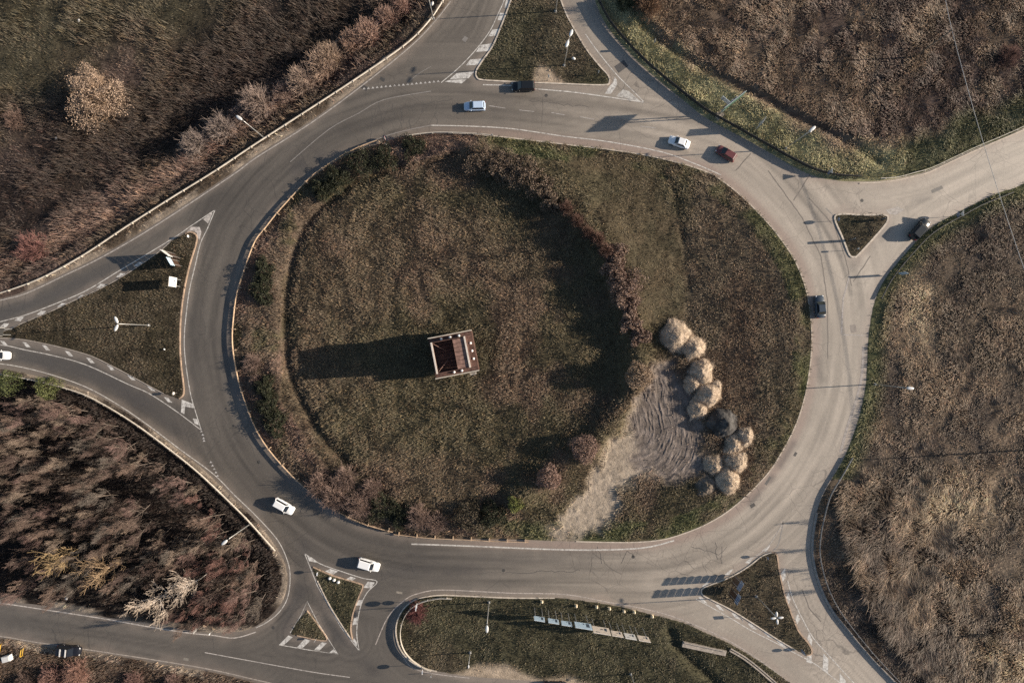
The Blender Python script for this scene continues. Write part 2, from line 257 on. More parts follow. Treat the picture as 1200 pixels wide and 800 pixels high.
# ------------------------------------------------------------------ ground sheet
def mixc(a, b, t): return a*(1-t[:,None])+np.array(b)*t[:,None]
def ground_colour(x, y):
    u = x/S+600; v = 400-y/S; zn = glook(zone, x, y); s_ = glook(sd, x, y)
    n1 = fbm(x, y, 16, 21); n2 = fbm(x, y, 5, 31); n3 = fbm(x, y, 9, 41)
    c = np.tile(np.array([.103,.080,.054]), (len(x),1))
    E_ = zn == Z['E']; A_ = zn == Z['A']; G_ = zn == Z['G']; C_ = zn == Z['C']; D_ = zn == Z['D']; L_ = zn == Z['L']
    isl = ~(E_|A_|G_|C_|D_|L_)
    c = mixc(c, (.115,.092,.066), sstep(760,820,u)*E_*.8); c = np.where(E_[:,None], mixc(mixc(c, (.086,.073,.045), sstep(.42,.62,n1)), (.112,.082,.058), sstep(.5,.7,n3)), c)
    rim = E_&~glook(west, x, y)&(u < 560); c = np.where(rim[:,None], mixc(mixc(np.tile(np.array([.108,.082,.060]), (len(x),1)), (.080,.070,.042), sstep(.5,.66,n2)), (.14,.095,.075), sstep(.5,.68,n3)*.8), c); mwn = glook(m_mown, x, y)*E_*.85; c = c*(1-mwn[:,None])+mwn[:,None]*(1+.5*(vnoise(x*1.2-y*.25, y*.12+x*.1, .8, 47)-.5))[:,None]*(mixc(np.tile(np.array([.086,.069,.044]), (len(x),1)), (.070,.060,.038), sstep(.4,.6,n2)))
    ee = E_&(s_ < 4)&(u > 560); c = np.where(ee[:,None], mixc(c, (.07,.085,.035), np.full(len(x), .6)*sstep(.35,.6,n2)), c)
    c = np.where(isl[:,None], mixc(np.tile(np.array([.066,.061,.038]), (len(x),1)), (.085,.070,.048), sstep(.42,.65,n1)), c)
    c = np.where((zn == Z['F'])[:,None], mixc(np.tile(np.array([.050,.043,.027]), (len(x),1)), (.062,.050,.036), n2), c)
    c = np.where(G_[:,None], np.array([.026,.020,.017]), c)
    ga = sstep(40, -60, (u-60)*.35+(v-90)+ (n1-.5)*160)
    ca = mixc(mixc(np.tile(np.array([.070,.054,.040]), (len(x),1)), (.078,.057,.048), sstep(.45,.65,n3)), (.062,.056,.036), ga*.8)
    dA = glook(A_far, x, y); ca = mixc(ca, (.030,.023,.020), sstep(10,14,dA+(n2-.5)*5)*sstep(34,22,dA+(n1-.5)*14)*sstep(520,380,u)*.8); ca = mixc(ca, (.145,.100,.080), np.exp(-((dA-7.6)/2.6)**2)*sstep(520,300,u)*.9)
    c = np.where(A_[:,None], ca, c)
    dcl = glook(dc_d, x, y); vg = C_&(s_ < 8.9)
    cc = mixc(mixc(np.tile(np.array([.125,.094,.070]), (len(x),1)), (.084,.062,.052), sstep(.42,.6,n1)), (.15,.113,.082), sstep(.55,.7,n2))
    cc = np.where((C_&(s_ < 8.2)&(u < 1060))[:,None], mixc(np.tile(np.array([.225,.210,.120]), (len(x),1)), (.21,.16,.112), sstep(4.5,8,s_+(n2-.5)*5)), cc)
    cc = np.where((C_&(u >= 1060))[:,None], mixc(cc, (.085,.085,.048), sstep(8, 5, s_+(n2-.5)*4)), cc); c = np.where(C_[:,None], cc*(1+.35*(vnoise(x*.95-y*.3, (x*.3+y*.95)*.10, .9, 66)-.5))[:,None], c)
    cd = mixc(mixc(np.tile(np.array([.122,.095,.070]), (len(x),1)), (.086,.068,.055), sstep(.40,.6,n1)), (.17,.128,.092), sstep(.56,.72,n3))
    cd = cd*(1+.55*(vnoise(.87*x-.5*y, (.5*x+.87*y)*.07, 1.3, 67)-.5)*sstep(500,600,v))[:,None]; cd = mixc(cd, (.30,.235,.16), np.clip(np.exp(-(((u-1115)/45)**2+((v-590)/30)**2))+sstep(1110,1190,u)*sstep(690,760,v)*sstep(.45,.6,n2)+.7*np.exp(-((u-1078)/26)**2-((v-350)/80)**2)*sstep(.35,.6,n2)*1.3, 0, .9))
    cd = mixc(cd, (.12,.125,.060), sstep(5, 1, s_)*(v < 560)*.8)
    c = np.where(D_[:,None], cd, c)
    c = np.where(L_[:,None], np.array([.075,.055,.042]), c)
    md = glook(m_dirt, x, y); mm = glook(m_mud, x, y); mj = glook(m_jd, x, y)
    c = mixc(c, (.345,.285,.222), md*sstep(.22,.45,n2+.15)*.95)
    c = mixc(c, (.160,.134,.118), mm*.95); c = c*(1+mm*.7*(fbm(x, y, 1.5, 49)-.5))[:,None]; c = mixc(c, (.34,.27,.20), mj)
    pale = (A_&(s_ < 1.3))|((G_)&(s_ < 1.2))|((L_)&(s_ < 1.4))
    c = np.where(pale[:,None], mixc(c, (.26,.215,.17), sstep(.3,.6,n2)*.9), c)
    return c
gc = ground_colour(gx, gy)*(.8+.4*vnoise(gx, gy, .9, 71))[:,None]
ii = np.arange(SH[0]*SH[1]).reshape(SH); quads = np.stack([ii[:-1,:-1], ii[:-1,1:], ii[1:,1:], ii[1:,:-1]], -1).reshape(-1,4)
link('ground', np_mesh('ground', np.stack([gx, gy, tz], 1), quads, gc, True), M['ground'])['kind'] = 'structure'

# churned dirt track: a finer sheet laid 3 cm over the ground
fx_, fy_ = np.meshgrid(np.arange(P(625,0)[0], P(828,0)[0], .13), np.arange(P(0,640)[1], P(0,415)[1], .13)); fs_ = fx_.shape; fx_ = fx_.ravel(); fy_ = fy_.ravel()
fd = np.maximum(glook(m_dirt, fx_, fy_), glook(m_mud, fx_, fy_))+(fbm(fx_, fy_, 1.2, 131)-.5)*.9; fm = glook(m_mud, fx_, fy_); rt_ = rut(fx_, fy_)
ridge = (vnoise(rt_+fbm(fx_, fy_, 3, 132)*1.2, fy_*.08+fx_*.05, .22, 144)-.5)+.6*(vnoise(rt_*.9+fy_*.35, fy_*.1, .33, 146)-.5)
fz = gz(fx_, fy_)+.03+fm*.15*ridge+(fbm(fx_, fy_, .9, 133, 3)-.5)*.16
fc = ground_colour(fx_, fy_)*(1+fm*.6*ridge+.35*(fbm(fx_, fy_, .7, 134)-.5)+.5*(1-fm)*(fbm(fx_, fy_, 2.6, 135)-.5))[:,None]
fi = np.arange(fs_[0]*fs_[1]).reshape(fs_); fq = np.stack([fi[:-1,:-1], fi[:-1,1:], fi[1:,1:], fi[1:,:-1]], -1).reshape(-1,4); fq = fq[((fd[fq] > .55)&(glook(sd, fx_, fy_)[fq] > .5)).all(1)]; fu = np.unique(fq); fr = np.zeros(len(fx_), int); fr[fu] = np.arange(len(fu))
link('dirt_path', np_mesh('dirt_path', np.stack([fx_, fy_, fz], 1)[fu], fr[fq], np.clip(fc[fu], .02, .6), True), M['ground'])['kind'] = 'structure'
# ------------------------------------------------------------------ asphalt (only where there is road)
lim = (np.abs(gx) < 400)&(np.abs(gy) < 400)
keep = ((sd[quads] < 1.2)&lim[quads]).all(1); q = quads[keep]; used = np.unique(q); remap = np.zeros(len(gx), int); remap[used] = np.arange(len(used))
ax, ay = gx[used], gy[used]; asd = -sd[used]; au = ax/S+600; av = 400-ay/S
dE = np.minimum(seg_dist(ax, ay, WP['E'], np.roll(WP['E'],-1,0)), 40); inner = -sdf(ax, ay, WP['E'], 30.)
ang = np.arctan2((ay-.7)*1.4, ax-1.9)
ringw = sstep(22, 15, dE)
tr = (vnoise(dE*2.2, ang*5, 1, 51)-.5)*.5+(vnoise(dE*5, ang*9, 1, 52)-.5)*.3+(vnoise(dE*.8, ang*3, 1, 53)-.5)*.5
tr2 = (vnoise(asd*2.4, (ax+ay)*.05, 1, 54)-.5)*.6+(vnoise(asd*6, (ax-ay)*.1, 1, 55)-.5)*.3
streak = tr*ringw+tr2*(1-ringw)
lane = sum(np.exp(-((dE-k_)/.42)**2) for k_ in (3.9,5.7,8.3,10.1))*ringw*sstep(.25,.6,vnoise(ang*6, dE*.3, 1, 57))
streak = streak-.28*lane
age_sheen = sstep(420, 900, au+(fbm(ax, ay, 22, 61)-.5)*160)  # older, paler asphalt eastward, with low sun sheen painted into the colour
base = np.stack([.108+.237*age_sheen, .094+.203*age_sheen, .078+.165*age_sheen], 1)
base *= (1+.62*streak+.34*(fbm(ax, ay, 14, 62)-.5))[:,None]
# darker asphalt on the west arms
base = mixc(base, (.080,.072,.064), sstep(250,160,au)*sstep(480,400,np.abs(av-410)*4)*sstep(1.2,2.6,asd)*.75)
edge = sstep(2.2, .2, asd+(fbm(ax, ay, 3, 63)-.5)*2.2)
base = mixc(base, (.30,.245,.20), edge*(.35+.4*age_sheen))
inr = ringw*np.exp(-((dE-.9)/.9)**2)*sstep(480,620,au); base = mixc(base, (.29,.215,.175), inr*.7)
# darker braking and wear patches
for (u0,v0,u1,v1,w,k) in [(372,186,345,196,1.6,.5),(270,360,268,450,1.4,.35),(285,455,335,560,1.2,.35),(905,560,880,590,.8,.5),(930,520,915,545,.8,.5),(958,420,962,445,.6,.4),(830,640,845,655,1.2,.25),(400,672,560,668,1.3,.28),(560,655,700,655,1.5,.22),(1070,235,1100,222,.7,.3),(992,680,1000,700,.4,.3),(335,735,350,690,1.8,.45),(355,640,395,745,1.6,.4),(400,745,440,790,1.2,.3),(950,240,985,300,.5,.4),(985,300,998,345,.4,.4),(1060,245,1090,232,.6,.4),(1000,310,1040,270,1.2,.25),(60,440,160,475,2.2,.25),(100,425,230,520,1.5,.25)]:
    d = seg_dist(ax, ay, PA([(u0,v0)]), PA([(u1,v1)])); base = mixc(base, (.055,.050,.048), np.exp(-(d/w)**2)*k*sstep(.3,.6,fbm(ax, ay, 2.5, 64)+.05))
az = np.zeros(len(used))
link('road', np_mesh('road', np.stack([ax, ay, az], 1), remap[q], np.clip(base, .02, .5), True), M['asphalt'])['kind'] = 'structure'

# ------------------------------------------------------------------ road markings (sheets 6 mm above the asphalt)
mv = []; mf = []; mc = []; mvv = MB()
def quadm(pts, c=(.62,.60,.56)):
    b = len(mv)
    for p in PA(pts): mv.append((p[0], p[1], .006)); mc.append(c)
    mf.append(tuple(range(b, b+len(pts))))
def linem(pts, w=.17, c=(.60,.57,.52), sm=True, z=.009):
    p = PA(smooth(pts) if sm and len(pts) > 2 else pts); l_, r_ = ribbon(p, w/2); b = len(mv)
    for a, d in zip(l_, r_): mv.append((a[0],a[1],z)); mv.append((d[0],d[1],z)); mc.append(c); mc.append(c)
    for i in range(len(p)-1): mf.append((b+2*i+1, b+2*i+3, b+2*i+2, b+2*i))
FAINT = (.27,.25,.23)
# top island
linem([(600,-30),(591,0),(583,18),(575,35),(563,52),(550,67),(535,82),(517,97)])
for qd in [[(591,10),(593,0),(598,0),(595,9)],[(583,24),(586,15),(592,16),(589,24)],[(572,43),(577,35),(585,34),(582,42)],[(558,61),(563,53),(577,51),(573,60)],[(546,77),(551,70),(566,69),(563,76)],[(527,93),(535,86),(556,84),(549,92)],[(521,96),(526,94),(547,93),(541,98)]]: quadm(qd)
for k in range(18): u = 425+(517-425)*k/18; v = 104-9*k/18; quadm([(u,v+1),(u+1.6,v-1.6),(u+3.4,v+.9)], (.5,.48,.45))
linem([(566,99.5),(600,100.5),(625,104),(670,108),(707,113),(755,120)], .22); linem([(686,40),(700,60),(722,87),(740,105),(755,120)], .18)
quadm([(709,110),(713,103),(719,96),(720,90),(723,94),(723,100),(716,110)]); quadm([(722,113),(730,105),(737,107),(751,119),(737,116)], (.5,.48,.44))
linem([(505,147),(550,148),(600,151),(662,160),(712,166),(775,178),(812,191),(845,205)], .2)
linem([(420,172),(450,160),(480,152),(505,147)], .16, FAINT)
for a, b in [((608,129),(626,131)),((646,132),(662,135)),((680,137),(696,140)),((750,148),(768,150)),((573,124),(592,127))]: linem([a,b], .14, (.42,.39,.36), False)
linem([(340,190),(385,152),(420,133),(450,117),(505,107)], .14, FAINT); linem([(478,97),(490,87),(505,78)], .1, FAINT)
# west arms
linem([(-120,408),(-60,392),(0,377),(30,369),(62,357),(100,341),(140,317),(200,281),(225,264),(252,246)])
for x0, y0 in [(0,381.5),(17,374),(43,367),(67,358),(90,348.5),(113,335.5),(136,323),(157,310)]: quadm([(x0,y0+1.5),(x0+5,y0-3),(x0+11,y0-2.6),(x0+7,y0+2.2)])
linem([(252,246),(243,268),(235,285),(229,310),(222,340),(218,370),(216,395),(217,420),(223,460),(230,485),(236,504)], .18)
quadm([(218,273),(224,266),(234,266),(236,272),(234,281),(231,279),(231,273),(225,270)], (.55,.5,.46)); quadm([(238,257),(247,249),(249,250),(244,262)], (.5,.46,.42))
linem([(-120,410),(-60,402),(0,404),(30,410),(60,416),(100,427),(150,450),(175,461),(207,482),(236,504)])
for x0, y0 in [(0,400),(26,401.5),(49,405),(76,412),(101,420),(125,428.5),(149,440),(172,452.5),(192,466)]: quadm([(x0,y0-1),(x0+5,y0-.2),(x0+10,y0+5.5),(x0+5,y0+5)])
quadm([(213,468),(226,473),(227,478),(217,476),(216,485),(212,483)]); quadm([(226,490),(231,491),(233,498),(228,496)])
linem([(-120,430),(-60,424),(0,426),(50,436),(100,453),(140,475),(175,499),(212,527),(250,555),(275,580),(300,604),(325,632),(337,657),(340,677),(337,700),(327,717),(312,729),(300,735)])
for u, v in [(236,505),(237.5,509),(238.5,513),(239,516),(247,541),(249,545),(251,549),(253,553),(255,557)]: quadm([(u-1.5,v+1.2),(u,v-1.2),(u+1.8,v+1)], (.5,.48,.46))
linem([(-60,368),(0,352),(30,344),(75,323),(120,301),(180,266),(270,207),(300,185),(365,144),(425,100),(482,54),(510,25),(528,2)], .2, (.45,.41,.37))
# south west
linem([(357,648),(375,660),(400,669),(425,677),(442,681),(430,694),(422,712),(418,740),(421,762)]); linem([(357,648),(372,686),(400,735),(421,762)], .16, sm=False)
for qd in [[(360,651),(366,653),(373,659),(362,657)],[(381,669),(387,666),(396,669),(390,673)],[(406,678),(411,675),(417,677),(411,681)],[(426,688),(431,681),(439,682),(435,689)],[(417,709),(420,703),(426,702),(423,709)],[(413,732),(415,724),(419,722),(418,731)],[(413,750),(415,747),(418,752),(418,757)]]: quadm(qd)
linem([(340,741),(352,722),(360,704),(372,728),(396,766),(362,761),(327,755)], .15, sm=False)
for qd in [[(327,755),(338,744),(343,746),(333,755)],[(348,758),(357,748),(364,750),(354,759)],[(368,761),(377,752),(383,753),(374,762)],[(386,764),(391,760),(395,765)]]: quadm(qd)
linem([(240,764),(300,775),(367,787),(410,793)], .16, (.5,.46,.42)); linem([(-60,698),(0,706),(60,715),(125,725),(175,734),(220,741),(250,744),(275,747),(300,740)], .2, (.55,.5,.45))
linem([(-60,740),(0,745),(42,752),(125,764),(237,782),(300,796),(345,806)], .2, (.4,.35,.3))
# south edge lines
TAR = []
linem([(482,637),(540,639),(600,641.5),(675,644),(750,642),(790,633)], .28); linem([(440,755),(455,722),(475,702),(490,695),(512,691),(550,692),(600,694.5),(662,696),(712,705),(760,714),(800,726),(850,748),(890,773),(930,803)], .2, (.46,.40,.35))
linem([(466,745),(476,775),(498,787),(550,794)], .15, (.45,.4,.36))
# south east island
linem([(815,701),(853,722),(878,737),(907.5,752),(934,766),(956,778),(985,800),(1040,840)], .18); linem([(923,680),(928.5,699.5),(939,722),(953,747),(970,766),(1000,799),(1040,840)], .18)
for x0, y0 in [(818,699),(838,708),(857,718),(876,730),(895,740),(910,750)]: quadm([(x0,y0),(x0+4,y0),(x0+11,y0+7.5),(x0+5,y0+6)])
for x0, y0 in [(822,687),(849,673),(873,659),(893,645)]: quadm([(x0,y0),(x0+7,y0-6),(x0+10,y0-6.5),(x0+5,y0+1)])
for qd in [[(915,672),(920,665),(921,676),(917,681)],[(921,700),(924,693),(926.5,702),(923,710)],[(932,724),(935,718),(938,725),(934,731)],[(946,748),(948,741),(952,750),(951,756)],[(945,775),(946,768),(951,766),(951,777)],[(964,785),(965,765),(971,772),(970,789)],[(984,801),(984,788),(991,797),(991,806)]]: quadm(qd)
linem([(906,645),(912,638),(916,622),(918,610)], .2, FAINT); linem([(880,655),(900,640),(918,612)], .2, (.42,.38,.34))
# east arm remains
linem([(986,392),(988,350),(996,322)], .3, (.40,.36,.33), sm=False); linem([(986,392),(1013,393)], .2, (.40,.36,.33), sm=False); linem([(1012,405),(1010,440),(1003,470),(993,500),(985,530)], .5, (.36,.32,.29))
quadm([(1038,246),(1052,242),(1060,246),(1050,252),(1042,251)], (.42,.38,.34)); linem([(968,244),(990,268),(1000,300)], .2, FAINT)
me = bpy.data.meshes.new('road_markings'); me.from_pydata(mv, [], mf); at = me.attributes.new('Col','FLOAT_COLOR','POINT'); at.data.foreach_set('color', np.hstack([np.array(mc), np.ones((len(mc),1))]).astype(np.float32).ravel())
link('road_markings', me, M['paint'])['kind'] = 'structure'

rm = (mv, mf, mc); mv, mf, mc = [], [], []; K_ = (.085,.077,.070); rk = random.Random(9)
def crack(a, b, w=.10, c=K_, j=1.6):
    n_ = max(3, int(math.hypot(b[0]-a[0], b[1]-a[1])/5)); linem([(a[0]+(b[0]-a[0])*k/n_+rk.uniform(-j,j)*(0 < k < n_), a[1]+(b[1]-a[1])*k/n_+rk.uniform(-j,j)*(0 < k < n_)) for k in range(n_+1)], w, c, False, .005)
for a, b in [((450,161),(444,118)),((482,152),(480,139)),((471,150),(469,126)),((432,170),(440,128)),((460,122),(462,140)),((495,118),(494,132)),((400,152),(440,143)),((440,143),(486,138)),((470,128),(530,116)),((420,166),(400,140)),((510,131),(512,146)),((700,640),(705,660)),((728,660),(735,645)),((735,645),(742,652)),((810,640),(842,650)),((838,635),(841,655)),((842,650),(852,640)),((846,640),(846,660)),((862,675),(835,672)),((990,140),(930,235)),((880,180),(862,200)),((900,200),(940,255)),((940,255),(962,300)),((962,300),(970,355)),((970,355),(970,420)),((948,232),(975,262)),((978,265),(990,300)),((990,300),(998,335)),((600,671),(680,668)),((560,672),(600,670)),((420,630),(520,660)),((620,118),(690,126)),((533,712),(533,690)),((1020,300),(1000,330)),((940,690),(948,712)),((948,712),(962,728)),((300,470),(330,540)),((278,480),(305,548)),((330,180),(400,142)),((250,735),(250,760)),((330,150),(300,205))]: (crack(a, b, .2, (.150,.130,.112), .35) if a[0] > 870 else crack(a, b, rk.uniform(.06,.12)))
def patch(cx, cy, l_, w_, d, c):
    a = math.radians(d); quadm([(cx+(i*l_*math.cos(a)-j*w_*math.sin(a))/2, cy+(i*l_*math.sin(a)+j*w_*math.cos(a))/2) for i, j in ((-1,-1),(1,-1),(1,1),(-1,1))], c)
for p_ in [(728,78,9,14,55,(.085,.08,.076)),(735,112,16,5,48,(.10,.095,.09)),(545,46,5,6,35,(.20,.185,.17)),(985,548,8,3,-50,(.09,.083,.078)),(882,592,6,4,-30,(.07,.065,.06)),(932,532,5,3,-60,(.075,.07,.065)),(900,563,11,3,-58,(.12,.11,.10)),(1098,222,14,4,-24,(.15,.138,.125)),(448,93,6,4,30,(.06,.058,.055)),(427,103,8,5,30,(.065,.06,.057)),(468,694,7,2.5,10,(.25,.22,.18)),(218,772,6,3,10,(.22,.20,.17)),(1000,385,9,7,80,(.22,.19,.165))]: patch(*p_)
for u, v in [(303,541),(590,668),(742,652),(408,708),(1010,235),(320,735),(640,112)]: quadm([(u+2*math.cos(k*.524),v+2*math.sin(k*.524)) for k in range(12)][::-1], (.06,.056,.052))
me = bpy.data.meshes.new('road_repairs'); me.from_pydata([(a,b,.004) for a,b,_ in mv], [], mf); at = me.attributes.new('Col','FLOAT_COLOR','POINT'); at.data.foreach_set('color', np.hstack([np.array(mc), np.ones((len(mc),1))]).astype(np.float32).ravel())
link('road_repairs', me, attr_mat('tar and patches', .6, .4, [(2.,.8,1.25),(9.,.85,1.2)]))['kind'] = 'structure'
# ------------------------------------------------------------------ kerbs
def kerb(pts, m, w=.24, hgt=.13, closed=True, inset=0.):
    p = PA(smooth(pts, closed, 4)); 
    if closed: p = np.vstack([p, p[:1]])
    t = np.gradient(p, axis=0)
    if closed: t[0] = t[-1] = p[1]-p[-2]
    t /= np.linalg.norm(t, axis=1)[:,None]+1e-9; nr = np.stack([-t[:,1], t[:,0]], 1); a = p+nr*w/2; b = p-nr*w/2; vs = []; fs = []
    for i in range(len(p)):
        j = hgt*(1+.1*math.sin(i*1.7)); vs += [(a[i,0],a[i,1],-.05),(a[i,0],a[i,1],j),(b[i,0],b[i,1],j),(b[i,0],b[i,1],-.05)]
    for i in range(len(p)-1):
        for k in range(4): fs.append((4*i+k, 4*i+(k+1)%4, 4*i+4+(k+1)%4, 4*i+4+k))
    mb = MB(); mb.poly(vs, fs); o = mb.build('kerb', m); o['kind'] = 'structure'; return o
kerb(B_RING, M['kerb'], .26); kerb(F_RING[:12], M['kerbo'], .24, closed=False); kerb(F_RING[12:], M['conc'], .16, .08, closed=False); kerb(H_RING, M['kerb'], .32); kerb(I_RING[:8], M['kerbo'], .22, closed=False); kerb(I_RING[7:], M['kerb'], .2, .1, closed=False)
kerb(T_RING[2:]+T_RING[:1], M['kerbo'], .2, closed=False); kerb(K_RING[:10], M['kerbo'], .24, closed=False); kerb(K_RING[10:]+K_RING[:1], M['kerb'], .22, closed=False); kerb(E_RING[17:44], M['kerb'], .2, .1, closed=False); kerb(J_RING[22:]+J_RING[:4], M['kerb'], .24, closed=False)
kerb([(1200,152),(1137,179),(1090,201),(1070,207),(1040,213),(1007,215)], M['kerb'], .2, .1, closed=False)
kerb([(957,600),(952,632),(953,657),(961,687),(975,715),(995,740),(1020,770),(1050,800),(1085,834)], M['conc'], .45, .14, closed=False)

# ------------------------------------------------------------------ guard rails
def guard_rail(pts, label, m, zt=.72, dep=.34, sp=4.0, postout=False, w=.07, zadd=None):
    p = PA(smooth(pts, False, 6)); z = gz(p[:,0], p[:,1]); z = np.maximum(z, 0) if zadd is None else np.maximum(z, 0)+zadd
    k = np.ones(9)/9; zp = np.pad(z, 4, mode='edge'); z = np.convolve(zp, k, 'valid')
    root = empty('guard_rail', (p[0,0], p[0,1], 0)); tag(root, label, 'guard rail', 'guard rails along the road edges'); o = np.array([p[0,0], p[0,1]])
    t = np.gradient(p, axis=0); t /= np.linalg.norm(t, axis=1)[:,None]; nr = np.stack([-t[:,1], t[:,0]], 1); vs = []; fs = []
    prof = [(-w/2,-dep),(-w/2+w*1.2,-dep*.75),(-w/2,-dep*.5),(-w/2+w*1.2,-dep*.25),(-w/2,0),(w/2+.05,0),(w/2+.05,-dep)]; n = len(prof)
    for i in range(len(p)):
        for a, b in prof: q_ = p[i]-o+nr[i]*a; vs.append((q_[0], q_[1], z[i]+zt+b))
    for i in range(len(p)-1): fs += [(i*n+k_, i*n+(k_+1)%n, (i+1)*n+(k_+1)%n, (i+1)*n+k_) for k_ in range(n)]
    mb = MB(); mb.poly(vs, fs); mb.build('rail', m, root)
    dl = np.r_[0, np.cumsum(np.linalg.norm(np.diff(p, axis=0), axis=1))]; first = None; s_ = 1.0; cnt = 0
    sp = max(sp, dl[-1]/98)
    while s_ < dl[-1]:
        i = min(np.searchsorted(dl, s_), len(p)-1); f = (s_-dl[i-1])/(dl[i]-dl[i-1]); q_ = p[i-1]*(1-f)+p[i]*f-o; ang_ = math.atan2(t[i,1], t[i,0])
        if first is None:
            b = MB(); b.box(-.07,.07,-.16,.62 if postout else .06,-.5,0); first = b.build('post', m, root); c = first
        else: c = first.copy(); COL.objects.link(c); c.parent = root
        c.location = (q_[0], q_[1], z[i]+zt-.02); c.rotation_euler = (0,0,ang_); s_ += sp
    return root
guard_rail([(450,163),(425,172),(404,182),(385,194),(368,206),(350,224),(328,248),(312,268),(300,284),(288,316),(279,346),(275,376),(274,400),(277,425),(284,456),(300,499),(318,528),(346,559),(371,580),(395,597),(426,612),(461,622)], 'ochre guard rail along the west half of the round central island', M['rust'], .78, .34, 4.2, True, .05)
guard_rail([(462,625),(500,629),(540,631),(580,633),(620,634)], 'short ochre guard rail at the bottom edge of the round central island', M['rust'], .62, .26, 3.6, True, .05)
guard_rail([(478,160),(505,157),(525,156.5),(560,158),(577,160)], 'pale guard rail at the top of the round central island', M['cream'], .7, .3, 4.)
guard_rail([(-60,362),(0,345),(50,327),(100,300),(150,267),(200,235),(255,201),(300,171),(362,131),(425,90),(475,55),(500,31),(518,6),(535,-25)], 'long cream guard rail beside the bushes at the top left road', M['cream'], .8, .36, 4.)
guard_rail([(-40,437),(0,438),(50,447),(95,459.5),(125,474),(162,497),(200,525),(237,555),(282,598),(300,617),(324,644)], 'cream guard rail between the lower left wood and its curving road', M['cream'], .8, .36, 4.)
guard_rail([(700,2),(714,28),(732,50),(752,71),(777,93),(802,113),(827,132),(852,146),(877,160),(902,174),(927,188),(952,200),(976,206),(1005,208.5)], 'grey guard rail on the grassy bank at the top right road', M['dark'], 1.4, 1.0, 4.2, w=.03)
guard_rail([(1030,210),(1050,208.5),(1071,203),(1091,197),(1138,175),(1200,148),(1260,115)], 'thin pale guard rail under the field at the upper right road', M['cream'], .6, .2, 4., w=.06)
guard_rail([(997,535),(985,556),(972,578),(965,600),(960,625),(959,650),(967,683),(981,712),(1000,738),(1025,768),(1058,803)], 'steel guard rail in front of tall reeds at the lower right road', M['rail'], .78, .36, 4.2, w=.03)
guard_rail([(530,699),(512,699),(490,705),(476,718),(470,737),(472,754),(480,767),(494,778),(506,783)], 'cream guard rail bent round the rounded nose of the lower grass strip', M['cream'], 1.0, .5, 3.8, w=.03)
guard_rail([(1185,226),(1150,240),(1126,253),(1102,266),(1087,277),(1073,291),(1054,313),(1041,331),(1031,350)], 'dark guard rail along the right field beside the black car', M['dark'], .6, .3, 4.2)

# ------------------------------------------------------------------ blades of grass and reeds (stuff, one mesh each)
def blades(name, x, y, ht, ang_, lean, wid, nb, col, z=None, spread=.25, angj=.7):
    N = len(x); z = gz(x, y) if z is None else z
    X = np.repeat(x, nb)+RG.normal(0, spread, N*nb); Y = np.repeat(y, nb)+RG.normal(0, spread, N*nb); Zb = np.repeat(z, nb)-.03
    Hh = np.repeat(ht, nb)*RG.uniform(.6, 1.15, N*nb); a = np.repeat(ang_, nb)+RG.normal(0, angj, N*nb); L_ = np.repeat(lean, nb)*RG.uniform(.4, 1.5, N*nb)*Hh; w = np.repeat(wid, nb)*RG.uniform(.6, 1.4, N*nb)
    dx, dy = np.cos(a), np.sin(a); b = RG.uniform(0, 2*np.pi, N*nb); ox = (-dy*.8+np.cos(b)*.3)*w/2; oy = (dx*.8+np.sin(b)*.3)*w/2
    V = np.stack([np.stack([X-ox, Y-oy, Zb],1), np.stack([X+ox, Y+oy, Zb],1), np.stack([X+dx*L_*.45+ox*.8, Y+dy*L_*.45+oy*.8, Zb+Hh*.72],1), np.stack([X+dx*L_*.45-ox*.8, Y+dy*L_*.45-oy*.8, Zb+Hh*.72],1), np.stack([X+dx*L_, Y+dy*L_, Zb+Hh],1)],1).reshape(-1,3)
    C = np.repeat(col, nb, 0)*RG.uniform(.75, 1.32, (N*nb,1)); C = np.clip(np.repeat(C, 5, 0), .005, .6)
    i = np.arange(N*nb)[:,None]*5; F = np.concatenate([i+[0,1,2], i+[0,2,3], i+[3,2,4]], 0)
    o = link(name, np_mesh(name, V, F, C), M['veg']); o['kind'] = 'stuff'; return o
def scatter(n, u0=-56, u1=1256, v0=-56, v1=856):
    u = RG.uniform(u0, u1, n); v = RG.uniform(v0, v1, n); return (u-600)*S, (400-v)*S
def jitter_col(c, n):
    k = RG.random((n,1)); c = c*RG.uniform(.84, 1.32, (n,1)); t = RG.random(n)
    c = np.where((t < .12)[:,None], c*np.array([1.7,1.55,1.35]), c); c = np.where((t > .88)[:,None], c*np.array([1.15,.95,.92]), c); return c
EDGE_CLEAR = .35
x, y = scatter(485000); s_ = glook(sd, x, y); zn = glook(zone, x, y); u = x/S+600; v = 400-y/S
bare = np.maximum(np.maximum(glook(m_dirt, x, y)*1.05, glook(m_mud, x, y)), glook(m_jd, x, y))
lowz = (zn != Z['C'])&(zn != Z['D'])&(zn != Z['A'])&(zn != Z['G'])
ok = (s_ > EDGE_CLEAR)&lowz&(RG.random(len(x)) > bare*.97)&(RG.random(len(x)) < 1-.25*glook(m_mown, x, y))
x, y = x[ok], y[ok]; zn = zn[ok]; c = ground_colour(x, y); mw = glook(m_mown, x, y)
hh = np.where(zn == Z['E'], (.30+.35*fbm(x, y, 7, 81))*(1-.45*mw), .22+.1*fbm(x, y, 5, 82)); hh = np.where(zn == Z['L'], .45, hh)
ag = fbm(x, y, 5, 83, 2)*4*np.pi
tag(blades('grass', x, y, hh, ag, np.full(len(x), .9), np.full(len(x), .085), 3, jitter_col(c*1.25, len(x)), spread=.16, angj=1.2), 'rough brown and green winter grass on the islands', 'grass')
